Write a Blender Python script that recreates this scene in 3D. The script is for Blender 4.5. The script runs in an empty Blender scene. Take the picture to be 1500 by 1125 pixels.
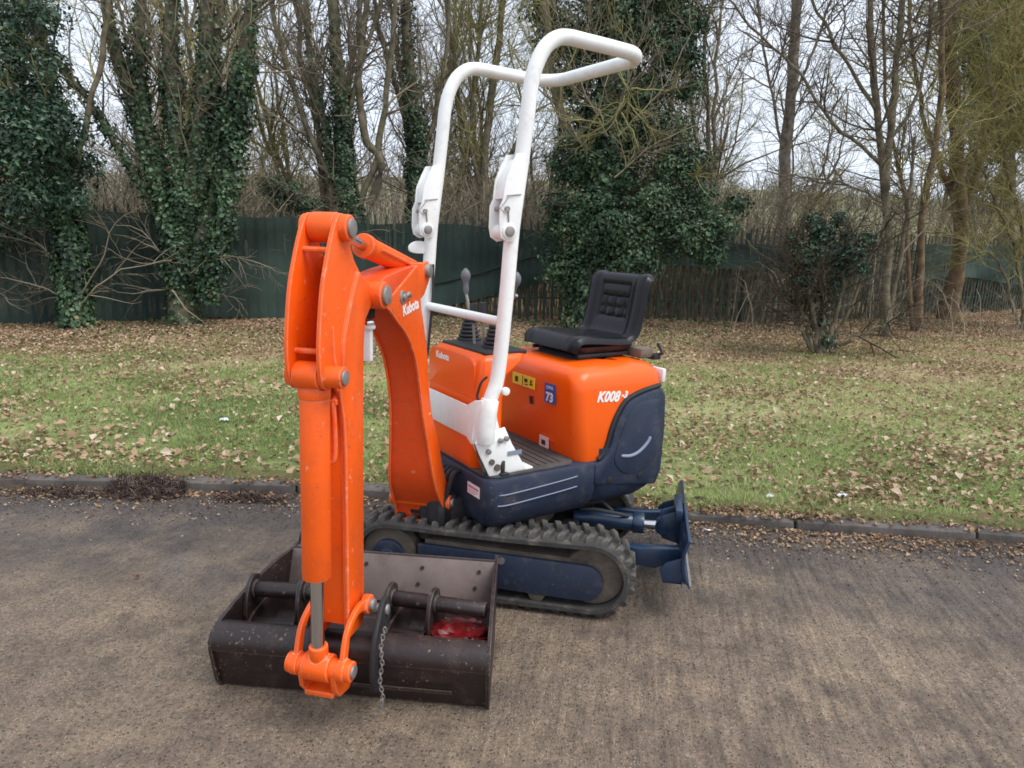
import bpy, bmesh, math, random
import numpy as np
from mathutils import Vector, Matrix
from math import radians as R, sin, cos, pi

random.seed(7)
rng = np.random.default_rng(7)
C = bpy.context.scene.collection
S = bpy.context.scene

# ------------------------------------------------------------------ camera, sky, sun, exposure
CF, CH, CPT, CRL = 1024.57, 1.4714, .2082, .0323          # focal (px of 1500), height, pitch, roll
cd = bpy.data.cameras.new('camera')
cd.sensor_width = 36; cd.lens = CF/1500*36; cd.clip_start = .05; cd.clip_end = 900
cam = bpy.data.objects.new('camera', cd); C.objects.link(cam)
cam.matrix_world = Matrix.Translation((0, 0, CH)) @ Matrix.Rotation(pi/2-CPT, 4, 'X') @ Matrix.Rotation(CRL, 4, 'Z')
S.camera = cam

SUN_EL, SUN_AZ = R(58), R(118)                            # overcast: a broad, weak sun high on the right
w = bpy.data.worlds.new('World'); S.world = w; w.use_nodes = True
nt = w.node_tree; nt.nodes.clear()
out = nt.nodes.new('ShaderNodeOutputWorld'); bg = nt.nodes.new('ShaderNodeBackground')
sky = nt.nodes.new('ShaderNodeTexSky'); sky.sky_type = 'NISHITA'; sky.sun_disc = False
sky.sun_elevation = SUN_EL; sky.sun_rotation = SUN_AZ; sky.dust_density = 3
mx = nt.nodes.new('ShaderNodeMix'); mx.data_type = 'RGBA'; mx.inputs['Factor'].default_value = .86
tc = nt.nodes.new('ShaderNodeTexCoord'); nz = nt.nodes.new('ShaderNodeTexNoise'); nz.inputs['Scale'].default_value = 2.2
nz.inputs['Detail'].default_value = 5
cr = nt.nodes.new('ShaderNodeValToRGB')
cr.color_ramp.elements[0].position = .3; cr.color_ramp.elements[0].color = (5.7, 6.35, 7.4, 1)
cr.color_ramp.elements[1].position = .75; cr.color_ramp.elements[1].color = (7.0, 7.5, 8.3, 1)
nt.links.new(tc.outputs['Generated'], nz.inputs['Vector']); nt.links.new(nz.outputs['Fac'], cr.inputs['Fac'])
nt.links.new(sky.outputs['Color'], mx.inputs['A']); nt.links.new(cr.outputs['Color'], mx.inputs['B'])
nt.links.new(mx.outputs['Result'], bg.inputs['Color']); bg.inputs['Strength'].default_value = .1
nt.links.new(bg.outputs['Background'], out.inputs['Surface'])

sd = bpy.data.lights.new('sun', 'SUN'); sd.energy = 1.5; sd.angle = R(35); sd.color = (1, .97, .92)
sun = bpy.data.objects.new('sun', sd); C.objects.link(sun)
# direction towards the sun, from the Sky Texture's convention
sdir = Vector((sin(SUN_AZ)*cos(SUN_EL), cos(SUN_AZ)*cos(SUN_EL), sin(SUN_EL)))
sun.rotation_euler = sdir.to_track_quat('Z', 'Y').to_euler()
S.view_settings.view_transform = 'Standard'; S.view_settings.look = 'None'
S.view_settings.gamma = 1; S.view_settings.use_curve_mapping = False
S.view_settings.exposure = .80
S.render.engine = 'CYCLES'
S.cycles.max_bounces = 6; S.cycles.transparent_max_bounces = 8
S.cycles.filter_width = 1.7

# ------------------------------------------------------------------ pixel -> world at a known distance
def ray(px, py):
    dx, dy = px-750, py-562.5
    X = dx*cos(CRL)+dy*sin(CRL); Y = -dx*sin(CRL)+dy*cos(CRL)
    x = X/CF; u = -Y/CF
    return np.array([x, cos(CPT)+u*sin(CPT), -sin(CPT)+u*cos(CPT)])
def at(px, py, y):
    r = ray(px, py); return np.array([0, 0, CH])+r*y/r[1]

# ------------------------------------------------------------------ mesh helpers
def smooth_curve(pts, n=4, closed=False):
    P = [np.array(p, float) for p in pts]; N = len(P); o = []
    rngi = range(N) if closed else range(N-1)
    for i in rngi:
        if closed: a, b, c, d = P[i-1], P[i], P[(i+1) % N], P[(i+2) % N]
        else: a, b, c, d = P[max(i-1, 0)], P[i], P[i+1], P[min(i+2, N-1)]
        for k in range(n):
            t = k/n
            o.append(.5*((2*b)+(c-a)*t+(2*a-5*b+4*c-d)*t*t+(-a+3*b-3*c+d)*t**3))
    if not closed: o.append(P[-1])
    return o

class MB:
    def __init__(s): s.v = []; s.f = []
    def add(s, v, f, M=None):
        o = len(s.v)
        s.v += [tuple(M @ Vector(p)) if M is not None else tuple(float(c) for c in p) for p in v]
        s.f += [tuple(i+o for i in q) for q in f]; return s
    def box(s, x0, x1, y0, y1, z0, z1, M=None):
        v = [(x, y, z) for x in (x0, x1) for y in (y0, y1) for z in (z0, z1)]
        return s.add(v, [(0, 1, 3, 2), (4, 6, 7, 5), (0, 4, 5, 1), (2, 3, 7, 6), (0, 2, 6, 4), (1, 5, 7, 3)], M)
    def prism(s, ol, y0, y1, M=None):                      # outline in (x, z), extruded along y
        n = len(ol); v = [(p[0], y0, p[1]) for p in ol]+[(p[0], y1, p[1]) for p in ol]
        return s.add(v, [tuple(range(n)), tuple(range(2*n-1, n-1, -1))]+[(i, i+n, (i+1) % n+n, (i+1) % n) for i in range(n)], M)
    def prismz(s, ol, z0, z1, M=None):
        n = len(ol); v = [(p[0], p[1], z0) for p in ol]+[(p[0], p[1], z1) for p in ol]
        return s.add(v, [tuple(range(n-1, -1, -1)), tuple(range(n, 2*n))]+[(i, (i+1) % n, (i+1) % n+n, i+n) for i in range(n)], M)
    def tube(s, pts, r, n=10, cap=True):
        P = [Vector(p) for p in pts]; rr = r if hasattr(r, '__len__') else [r]*len(P)
        t0 = (P[1]-P[0]).normalized(); u = t0.orthogonal().normalized(); rings = []; v = []; f = []
        for i, p in enumerate(P):
            t = (P[min(i+1, len(P)-1)]-P[max(i-1, 0)]).normalized()
            u = (u-t*u.dot(t)).normalized(); b = t.cross(u)
            v += [tuple(p+(u*cos(2*pi*k/n)+b*sin(2*pi*k/n))*rr[i]) for k in range(n)]
        for i in range(len(P)-1):
            f += [(i*n+k, i*n+(k+1) % n, (i+1)*n+(k+1) % n, (i+1)*n+k) for k in range(n)]
        if cap: f += [tuple(range(n-1, -1, -1)), tuple(range((len(P)-1)*n, len(P)*n))]
        return s.add(v, f)
    def cyl(s, p0, p1, r, n=20): return s.tube([p0, p1], r, n)
    def lathe(s, prof, base, n=20):                        # (r, h) about z at base
        v = []; f = []
        for r, h in prof: v += [(base[0]+r*cos(2*pi*k/n), base[1]+r*sin(2*pi*k/n), base[2]+h) for k in range(n)]
        for i in range(len(prof)-1): f += [(i*n+k, i*n+(k+1) % n, (i+1)*n+(k+1) % n, (i+1)*n+k) for k in range(n)]
        f += [tuple(range(n-1, -1, -1)), tuple(range((len(prof)-1)*n, len(prof)*n))]
        return s.add(v, f)
    def loft(s, rings, cap=True):
        n = len(rings[0]); v = [p for r in rings for p in r]; f = []
        for i in range(len(rings)-1): f += [(i*n+k, i*n+(k+1) % n, (i+1)*n+(k+1) % n, (i+1)*n+k) for k in range(n)]
        if cap: f += [tuple(range(n-1, -1, -1)), tuple(range((len(rings)-1)*n, len(rings)*n))]
        return s.add(v, f)
    def mesh(s, name, m, bevel=0, ang=34, seg=2):
        me = bpy.data.meshes.new(name); me.from_pydata(s.v, [], s.f)
        bm = bmesh.new(); bm.from_mesh(me)
        bmesh.ops.recalc_face_normals(bm, faces=bm.faces)
        if bevel:
            ed = [e for e in bm.edges if len(e.link_faces) == 2 and e.calc_face_angle(0) > R(40)]
            bmesh.ops.bevel(bm, geom=ed, offset=bevel, segments=seg, affect='EDGES', profile=.5, clamp_overlap=True)
        for f in bm.faces: f.smooth = True
        for e in bm.edges:
            if len(e.link_faces) == 2 and e.calc_face_angle(0) > R(ang): e.smooth = False
        bm.to_mesh(me); bm.free(); me.materials.append(m); return me
    def build(s, name, m, parent=None, bevel=0, ang=34, loc=None, rz=None, M=None, seg=2):
        o = bpy.data.objects.new(name, s.mesh(name, m, bevel, ang, seg)); C.objects.link(o)
        if parent: o.parent = parent
        if M is not None: o.matrix_local = M
        if loc: o.location = loc
        if rz is not None: o.rotation_euler = (0, 0, rz)
        return o

def tag(o, label=None, cat=None, group=None, kind=None):
    for k, v in (('label', label), ('category', cat), ('group', group), ('kind', kind)):
        if v: o[k] = v
    return o
def empty(name, loc=(0, 0, 0), rz=0):
    o = bpy.data.objects.new(name, None); C.objects.link(o); o.location = loc; o.rotation_euler = (0, 0, rz)
    o.empty_display_size = .1; return o
def link_mesh(name, me, parent=None, M=None):
    o = bpy.data.objects.new(name, me); C.objects.link(o)
    if parent: o.parent = parent
    if M is not None: o.matrix_local = M
    return o
def copy_tree(o, parent=None):
    c = o.copy(); C.objects.link(c)
    if parent: c.parent = parent; c.matrix_local = o.matrix_local.copy()
    for ch in list(o.children): copy_tree(ch, c)
    return c
def np_mesh(name, V, F, m, col=None, smooth=False):
    me = bpy.data.meshes.new(name); k = F.shape[1]
    me.vertices.add(len(V)); me.vertices.foreach_set('co', V.astype(np.float32).ravel())
    me.loops.add(F.size); me.loops.foreach_set('vertex_index', F.astype(np.int32).ravel())
    me.polygons.add(len(F)); me.polygons.foreach_set('loop_start', np.arange(0, F.size, k, dtype=np.int32))
    me.polygons.foreach_set('use_smooth', np.full(len(F), smooth))
    me.update(calc_edges=True)
    if col is not None:
        a = me.attributes.new('tint', 'FLOAT', 'POINT'); a.data.foreach_set('value', col.astype(np.float32))
    me.materials.append(m); return me

# ------------------------------------------------------------------ materials
def s2l(c): return tuple(((x/255)/12.92 if x/255 <= .04045 else ((x/255+.055)/1.055)**2.4) for x in c)
def mat(name, col, rough=.5, metal=0, var=.0, vscale=6, dirt=None, dirt_amt=0, dscale=9, bump=0, bscale=60, coat=0, col2=None, spec=None, chips=None, grime=None, edge=None):
    m = bpy.data.materials.new(name); m.use_nodes = True; t = m.node_tree; b = t.nodes['Principled BSDF']
    b.inputs['Roughness'].default_value = rough; b.inputs['Metallic'].default_value = metal
    if spec is not None: b.inputs['Specular IOR Level'].default_value = spec
    if coat: b.inputs['Coat Weight'].default_value = coat; b.inputs['Coat Roughness'].default_value = .12
    tc = t.nodes.new('ShaderNodeTexCoord')
    c2 = col2 or tuple(max(0, x*(1-var)) for x in col)
    n = t.nodes.new('ShaderNodeTexNoise'); n.inputs['Scale'].default_value = vscale; n.inputs['Detail'].default_value = 6
    t.links.new(tc.outputs['Object'], n.inputs['Vector'])
    r = t.nodes.new('ShaderNodeValToRGB'); r.color_ramp.elements[0].position = .35; r.color_ramp.elements[1].position = .65
    r.color_ramp.elements[0].color = (*c2, 1); r.color_ramp.elements[1].color = (*col, 1)
    t.links.new(n.outputs['Fac'], r.inputs['Fac']); c = r.outputs['Color']
    if dirt:
        n2 = t.nodes.new('ShaderNodeTexNoise'); n2.inputs['Scale'].default_value = dscale; n2.inputs['Detail'].default_value = 9
        n2.inputs['Roughness'].default_value = .7; t.links.new(tc.outputs['Object'], n2.inputs['Vector'])
        r2 = t.nodes.new('ShaderNodeValToRGB'); r2.color_ramp.elements[0].position = .52; r2.color_ramp.elements[1].position = .72
        r2.color_ramp.elements[0].color = (0, 0, 0, 1); r2.color_ramp.elements[1].color = (dirt_amt,)*3+(1,)
        t.links.new(n2.outputs['Fac'], r2.inputs['Fac'])
        x = t.nodes.new('ShaderNodeMix'); x.data_type = 'RGBA'; x.inputs['B'].default_value = (*dirt, 1)
        t.links.new(r2.outputs['Color'], x.inputs['Factor']); t.links.new(c, x.inputs['A']); c = x.outputs['Result']
        mr = t.nodes.new('ShaderNodeMapRange'); mr.inputs['To Min'].default_value = rough; mr.inputs['To Max'].default_value = min(1, rough+.35)
        t.links.new(n2.outputs['Fac'], mr.inputs['Value']); t.links.new(mr.outputs['Result'], b.inputs['Roughness'])
    if chips:
        n4 = t.nodes.new('ShaderNodeTexNoise'); n4.inputs['Scale'].default_value = 75; n4.inputs['Detail'].default_value = 4; n4.inputs['Roughness'].default_value = .6
        t.links.new(tc.outputs['Object'], n4.inputs['Vector'])
        n5 = t.nodes.new('ShaderNodeTexNoise'); n5.inputs['Scale'].default_value = 7; n5.inputs['Detail'].default_value = 3; t.links.new(tc.outputs['Object'], n5.inputs['Vector'])
        ad = t.nodes.new('ShaderNodeMath'); ad.operation = 'MULTIPLY_ADD'; ad.inputs[1].default_value = .35; t.links.new(n5.outputs['Fac'], ad.inputs[0]); t.links.new(n4.outputs['Fac'], ad.inputs[2])
        r4 = t.nodes.new('ShaderNodeValToRGB'); r4.color_ramp.elements[0].position = .855; r4.color_ramp.elements[1].position = .875
        t.links.new(ad.outputs[0], r4.inputs['Fac']); x4 = t.nodes.new('ShaderNodeMix'); x4.data_type = 'RGBA'; x4.inputs['B'].default_value = (*chips, 1)
        t.links.new(r4.outputs['Color'], x4.inputs['Factor']); t.links.new(c, x4.inputs['A']); c = x4.outputs['Result']
    if edge:
        bvn = t.nodes.new('ShaderNodeBevel'); bvn.samples = 3; bvn.inputs['Radius'].default_value = .007
        gm = t.nodes.new('ShaderNodeNewGeometry'); dt = t.nodes.new('ShaderNodeVectorMath'); dt.operation = 'DOT_PRODUCT'
        t.links.new(bvn.outputs[0], dt.inputs[0]); t.links.new(gm.outputs['Normal'], dt.inputs[1])
        m1 = t.nodes.new('ShaderNodeMath'); m1.operation = 'SUBTRACT'; m1.inputs[0].default_value = 1; t.links.new(dt.outputs['Value'], m1.inputs[1])
        n7 = t.nodes.new('ShaderNodeTexNoise'); n7.inputs['Scale'].default_value = 45; n7.inputs['Detail'].default_value = 6; t.links.new(tc.outputs['Object'], n7.inputs['Vector'])
        m2 = t.nodes.new('ShaderNodeMath'); m2.operation = 'MULTIPLY_ADD'; m2.inputs[1].default_value = 1.6; t.links.new(m1.outputs[0], m2.inputs[0]); t.links.new(n7.outputs['Fac'], m2.inputs[2])
        r7 = t.nodes.new('ShaderNodeMapRange'); r7.inputs['From Min'].default_value = .66; r7.inputs['From Max'].default_value = .80; t.links.new(m2.outputs[0], r7.inputs['Value'])
        mm = t.nodes.new('ShaderNodeMath'); mm.operation = 'MULTIPLY'; mm.inputs[1].default_value = edge[1]; t.links.new(r7.outputs['Result'], mm.inputs[0])
        x7 = t.nodes.new('ShaderNodeMix'); x7.data_type = 'RGBA'; x7.inputs['B'].default_value = (*edge[0], 1)
        t.links.new(mm.outputs[0], x7.inputs['Factor']); t.links.new(c, x7.inputs['A']); c = x7.outputs['Result']
    if grime:                                              # dust and oil that gather where parts meet
        ao = t.nodes.new('ShaderNodeAmbientOcclusion'); ao.inputs['Distance'].default_value = .035; ao.samples = 6
        r6 = t.nodes.new('ShaderNodeMapRange'); r6.inputs['From Min'].default_value = .75; r6.inputs['From Max'].default_value = .2; r6.inputs['To Max'].default_value = grime[1]
        t.links.new(ao.outputs['AO'], r6.inputs['Value']); x6 = t.nodes.new('ShaderNodeMix'); x6.data_type = 'RGBA'; x6.inputs['B'].default_value = (*grime[0], 1)
        t.links.new(r6.outputs['Result'], x6.inputs['Factor']); t.links.new(c, x6.inputs['A']); c = x6.outputs['Result']
    t.links.new(c, b.inputs['Base Color'])
    if bump:
        n3 = t.nodes.new('ShaderNodeTexNoise'); n3.inputs['Scale'].default_value = bscale; n3.inputs['Detail'].default_value = 5
        t.links.new(tc.outputs['Object'], n3.inputs['Vector'])
        bp = t.nodes.new('ShaderNodeBump'); bp.inputs['Strength'].default_value = bump; bp.inputs['Distance'].default_value = .01
        t.links.new(n3.outputs['Fac'], bp.inputs['Height']); t.links.new(bp.outputs['Normal'], b.inputs['Normal'])
    return m
def leafmat(name, ramp, rough=.5, trans=0.0, spec=.4):
    m = bpy.data.materials.new(name); m.use_nodes = True; t = m.node_tree; b = t.nodes['Principled BSDF']
    b.inputs['Roughness'].default_value = rough; b.inputs['Specular IOR Level'].default_value = spec
    a = t.nodes.new('ShaderNodeAttribute'); a.attribute_name = 'tint'
    r = t.nodes.new('ShaderNodeValToRGB')
    while len(r.color_ramp.elements) < len(ramp): r.color_ramp.elements.new(.5)
    for e, (p, c) in zip(r.color_ramp.elements, ramp): e.position = p; e.color = (*s2l(c), 1)
    t.links.new(a.outputs['Fac'], r.inputs['Fac']); t.links.new(r.outputs['Color'], b.inputs['Base Color'])
    if trans:
        o = t.nodes['Material Output']; tr = t.nodes.new('ShaderNodeBsdfTranslucent'); mxs = t.nodes.new('ShaderNodeMixShader')
        mxs.inputs[0].default_value = trans; t.links.new(r.outputs['Color'], tr.inputs['Color'])
        t.links.new(b.outputs[0], mxs.inputs[1]); t.links.new(tr.outputs[0], mxs.inputs[2]); t.links.new(mxs.outputs[0], o.inputs['Surface'])
    return m

ORANGE = (.92, .114, .003)
M = dict(
 orange=mat('orange_paint', ORANGE, .33, var=.12, vscale=3, dirt=(.35, .06, .02), dirt_amt=.35, dscale=14, bump=.05, bscale=30, coat=.08, spec=.4, chips=(.20, .10, .06), edge=((.85, .42, .28), .8)),
 orange_worn=mat('worn_orange_paint', (.84, .09, .004), .42, var=.2, vscale=5, dirt=(.16, .06, .03), dirt_amt=.6, dscale=22, bump=.08, bscale=40, coat=.1),
 orange_shaded=mat('shaded_orange_paint', (.80, .074, .004), .4, var=.15, vscale=4, dirt=(.3, .05, .02), dirt_amt=.4, dscale=18, bump=.05, bscale=40, coat=.15, chips=(.25, .12, .08), edge=((.75, .30, .18), .6)),  # redder copy of the orange paint, shade of the boom underside put into colour
 plastic_orange=mat('orange_bonnet_plastic', (.93, .118, .003), .34, var=.06, vscale=2, bump=.02, bscale=12, coat=.12, spec=.4),
 white=mat('white_paint', (.86, .87, .85), .38, var=.06, vscale=5, dirt=(.5, .48, .42), dirt_amt=.35, dscale=25, bump=.03, bscale=40, coat=.2),
 navy=mat('navy_paint', (.017, .028, .058), .4, var=.25, vscale=5, chips=(.10, .095, .09), dirt=(.10, .09, .08), dirt_amt=.55, dscale=12, bump=.08, bscale=80),
 navy_gloss=mat('gloss_navy_paint', (.012, .036, .085), .22, var=.3, vscale=6, dirt=(.05, .05, .055), dirt_amt=.4, dscale=16, bump=.05, bscale=40, coat=.3),
 black=mat('black_paint', (.018, .018, .02), .45, var=.3, dirt=(.08, .065, .05), dirt_amt=.5, bump=.1),
 vinyl=mat('black_vinyl', (.010, .010, .013), .30, var=.2, vscale=8, bump=.05, bscale=140, spec=.28),
 bellow=mat('black_rubber_boot', (.022, .022, .026), .55, bump=.05),
 rubber=mat('track_rubber', (.055, .052, .049), .8, var=.3, vscale=10, dirt=(.17, .15, .12), dirt_amt=.9, dscale=14, bump=.3, bscale=60),
 mud=mat('dusty_iron', (.16, .13, .10), .85, var=.4, vscale=12, dirt=(.06, .045, .035), dirt_amt=.8, bump=.3, bscale=50),
 bucket=mat('brown_black_bucket_paint', (.026, .015, .014), .26, var=.3, vscale=5, dirt=(.10, .07, .055), dirt_amt=.4, dscale=13, chips=(.22, .15, .11), edge=((.20, .155, .13), .8), bump=.12, bscale=45),
 wornsteel=mat('scuffed_bucket_steel', (.215, .165, .148), .5, var=.35, vscale=6, dirt=(.07, .048, .04), dirt_amt=.7, dscale=8, bump=.1, bscale=60, metal=.15),
 chrome=mat('chrome_rod', (.62, .63, .65), .16, 1.0, var=.1),
 steel=mat('dull_steel', (.40, .38, .36), .42, .8, var=.3, vscale=30, dirt=(.12, .07, .04), dirt_amt=.6, dscale=30),
 deck=mat('grey_rubber_mat', (.075, .068, .064), .75, var=.35, vscale=10, dirt=(.17, .15, .13), dirt_amt=.6, dscale=14, bump=.2, bscale=120),
 red=mat('red_glossy_plastic', (.20, .005, .007), .4, var=.6, vscale=30, bump=.3, bscale=40, coat=.3),
 yellow=mat('yellow_sticker', (.9, .74, .05), .4),
 blue=mat('blue_sticker', (.012, .10, .42), .35),
 wsticker=mat('white_sticker', (.78, .76, .76), .4),
 pink=mat('pink_print', (.62, .18, .25), .5),
 ink=mat('black_print', (.03, .02, .02), .5),
 letter=mat('white_lettering', (.85, .85, .83), .4),
 highlight_print=mat('pale_highlight_and_print', (.22, .26, .34), .4),  # pale blue-grey: painted highlights on the navy mouldings, also a strip of print
 knob=mat('grey_knob', (.14, .14, .15), .5, var=.3),
 lamp=mat('silver_reflector', (.75, .76, .78), .12, 1.0),
)

# ------------------------------------------------------------------ the road, the kerb, the lawn
def road_material():
    m = bpy.data.materials.new('concrete_road'); m.use_nodes = True; t = m.node_tree; b = t.nodes['Principled BSDF']
    N = t.nodes.new; L = t.links.new
    tc = N('ShaderNodeTexCoord')
    def noise(sc, det=6, rough=.6, vec=None):
        n = N('ShaderNodeTexNoise'); n.inputs['Scale'].default_value = sc; n.inputs['Detail'].default_value = det
        n.inputs['Roughness'].default_value = rough; L(vec or tc.outputs['Object'], n.inputs['Vector']); return n.outputs['Fac']
    def ramp(fac, *st):
        r = N('ShaderNodeValToRGB')
        while len(r.color_ramp.elements) < len(st): r.color_ramp.elements.new(.5)
        for e, (p, c) in zip(r.color_ramp.elements, st): e.position = p; e.color = (*(c if hasattr(c, '__len__') else (c,)*3), 1)
        L(fac, r.inputs['Fac']); return r.outputs['Color']
    def mix(f, a, bb, mode='MIX'):
        x = N('ShaderNodeMix'); x.data_type = 'RGBA'; x.blend_type = mode
        for k, v in (('Factor', f), ('A', a), ('B', bb)):
            if isinstance(v, (int, float)): x.inputs[k].default_value = v
            elif isinstance(v, tuple): x.inputs[k].default_value = (*v, 1)
            else: L(v, x.inputs[k])
        return x.outputs['Result']
    base = ramp(noise(1.1, 8, .65), (.3, s2l((110, 96, 82))), (.5, s2l((138, 120, 101))), (.72, s2l((162, 141, 115))))
    fine = ramp(noise(60, 5, .85), (.33, .42), (.5, 1.0), (.67, 1.5))
    base = mix(.85, base, fine, 'MULTIPLY')
    # aggregate: pale and dark stones showing in the worn surface
    vo = N('ShaderNodeTexVoronoi'); vo.inputs['Scale'].default_value = 85; L(tc.outputs['Object'], vo.inputs['Vector'])
    stone = ramp(vo.outputs['Distance'], (.18, 1), (.34, 0))
    pick = N('ShaderNodeSeparateColor'); L(vo.outputs['Color'], pick.inputs['Color'])
    sel = ramp(pick.outputs['Red'], (.40, 0), (.44, .9))
    f = N('ShaderNodeMath'); f.operation = 'MULTIPLY'; L(stone, f.inputs[0]); L(sel, f.inputs[1])
    stonec = ramp(pick.outputs['Green'], (.0, s2l((70, 60, 55))), (.4, s2l((130, 105, 80))), (.75, s2l((170, 140, 105))), (1, s2l((205, 195, 180))))
    base = mix(f.outputs[0], base, stonec)
    vo2 = N('ShaderNodeTexVoronoi'); vo2.inputs['Scale'].default_value = 190; L(tc.outputs['Object'], vo2.inputs['Vector'])
    p2 = N('ShaderNodeSeparateColor'); L(vo2.outputs['Color'], p2.inputs['Color'])
    f2_ = N('ShaderNodeMath'); f2_.operation = 'MULTIPLY'; L(ramp(vo2.outputs['Distance'], (.25, 1), (.42, 0)), f2_.inputs[0]); L(ramp(p2.outputs['Red'], (.45, 0), (.5, .75)), f2_.inputs[1])
    base = mix(f2_.outputs[0], base, ramp(p2.outputs['Blue'], (0, s2l((58, 50, 46))), (.5, s2l((120, 104, 88))), (.8, s2l((172, 152, 126))), (1, s2l((214, 204, 188)))))
    # grime: darker, mossy grey film near the kerb, in patches elsewhere
    sx = N('ShaderNodeSeparateXYZ'); L(tc.outputs['Object'], sx.inputs[0])
    near = N('ShaderNodeMapRange'); near.inputs['From Min'].default_value = 2.1; near.inputs['From Max'].default_value = 3.7
    L(sx.outputs['Y'], near.inputs['Value'])
    a1 = N('ShaderNodeMath'); a1.operation = 'MULTIPLY_ADD'; L(near.outputs['Result'], a1.inputs[0]); a1.inputs[1].default_value = .42; L(noise(1.7, 9, .68), a1.inputs[2])
    g = ramp(a1.outputs[0], (.56, 0), (.84, .92))
    base = mix(g, base, s2l((74, 68, 66)))
    g2 = ramp(noise(2.3, 10, .78), (.47, 0), (.64, .85))
    base = mix(g2, base, s2l((88, 77, 70)))
    g3 = ramp(noise(.9, 5, .5), (.60, 0), (.72, .5))
    base = mix(g3, base, s2l((124, 118, 118)))
    mpc = N('ShaderNodeMapping'); mpc.inputs['Rotation'].default_value = (0, 0, R(10)); L(tc.outputs['Object'], mpc.inputs['Vector'])
    mpd = N('ShaderNodeMapping'); mpd.inputs['Scale'].default_value = (38, 3.0, 1); L(mpc.outputs['Vector'], mpd.inputs['Vector'])
    stk = ramp(noise(1, 6, .65, mpd.outputs['Vector']), (.32, .52), (.5, 1.0), (.70, 1.42))
    sxx = N('ShaderNodeMapRange'); sxx.inputs['From Min'].default_value = -.6; sxx.inputs['From Max'].default_value = .9
    sxx.inputs['To Min'].default_value = .25; sxx.inputs['To Max'].default_value = .8
    L(sx.outputs['X'], sxx.inputs['Value']); base = mix(sxx.outputs['Result'], base, mix(1.0, base, stk, 'MULTIPLY'))
    blot = ramp(noise(11, 9, .8), (.34, .70), (.5, 1.0), (.68, 1.18)); base = mix(.7, base, blot, 'MULTIPLY')
    L(base, b.inputs['Base Color'])
    rr = ramp(noise(4, 5), (.3, .55), (.7, .85)); L(rr, b.inputs['Roughness'])
    # tamped ridges across the road
    mp = N('ShaderNodeMapping'); mp.inputs['Rotation'].default_value = (0, 0, R(10)); L(tc.outputs['Object'], mp.inputs['Vector'])
    mp2 = N('ShaderNodeMapping'); mp2.inputs['Scale'].default_value = (34, 3.4, 1); L(mp.outputs['Vector'], mp2.inputs['Vector'])
    wv = N('ShaderNodeTexNoise'); wv.inputs['Scale'].default_value = 1; wv.inputs['Detail'].default_value = 5; wv.inputs['Roughness'].default_value = .6
    L(mp2.outputs['Vector'], wv.inputs['Vector'])
    wm = N('ShaderNodeMath'); wm.operation = 'MULTIPLY'; L(wv.outputs['Fac'], wm.inputs[0]); L(ramp(noise(.8, 3), (.38, .5), (.62, 1.5)), wm.inputs[1])
    h = N('ShaderNodeMath'); h.operation = 'ADD'; L(wm.outputs[0], h.inputs[0]); L(noise(38, 8, .8), h.inputs[1])
    h2 = N('ShaderNodeMath'); h2.operation = 'MULTIPLY_ADD'; L(f.outputs[0], h2.inputs[0]); h2.inputs[1].default_value = .9; L(h.outputs[0], h2.inputs[2])
    bp = N('ShaderNodeBump'); bp.inputs['Strength'].default_value = 1; bp.inputs['Distance'].default_value = .014
    L(h2.outputs[0], bp.inputs['Height']); L(bp.outputs['Normal'], b.inputs['Normal'])
    return m
def ground_material(name, stops, sc=2.5, bump=.6, zone=None):
    m = bpy.data.materials.new(name); m.use_nodes = True; t = m.node_tree; b = t.nodes['Principled BSDF']; L = t.links.new
    tc = t.nodes.new('ShaderNodeTexCoord')
    n = t.nodes.new('ShaderNodeTexNoise'); n.inputs['Scale'].default_value = sc; n.inputs['Detail'].default_value = 10; n.inputs['Roughness'].default_value = .75
    L(tc.outputs['Object'], n.inputs['Vector'])
    r = t.nodes.new('ShaderNodeValToRGB')
    while len(r.color_ramp.elements) < len(stops): r.color_ramp.elements.new(.5)
    for e, (p, c) in zip(r.color_ramp.elements, stops): e.position = p; e.color = (*s2l(c), 1)
    fac = n.outputs['Fac']
    if zone:
        sx = t.nodes.new('ShaderNodeSeparateXYZ'); L(tc.outputs['Object'], sx.inputs[0])
        mr = t.nodes.new('ShaderNodeMapRange'); mr.inputs['From Min'].default_value = zone[0]; mr.inputs['From Max'].default_value = zone[1]
        mr.inputs['To Min'].default_value = -zone[2]; mr.inputs['To Max'].default_value = zone[2]
        L(sx.outputs['Y'], mr.inputs['Value'])
        ad = t.nodes.new('ShaderNodeMath'); ad.operation = 'ADD'; L(fac, ad.inputs[0]); L(mr.outputs['Result'], ad.inputs[1]); fac = ad.outputs[0]
    L(fac, r.inputs['Fac']); L(r.outputs['Color'], b.inputs['Base Color']); b.inputs['Roughness'].default_value = .95
    b.inputs['Specular IOR Level'].default_value = .2
    n3 = t.nodes.new('ShaderNodeTexNoise'); n3.inputs['Scale'].default_value = 30; n3.inputs['Detail'].default_value = 8
    L(tc.outputs['Object'], n3.inputs['Vector'])
    bp = t.nodes.new('ShaderNodeBump'); bp.inputs['Strength'].default_value = bump; bp.inputs['Distance'].default_value = .03
    L(n3.outputs['Fac'], bp.inputs['Height']); L(bp.outputs['Normal'], b.inputs['Normal'])
    return m

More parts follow.
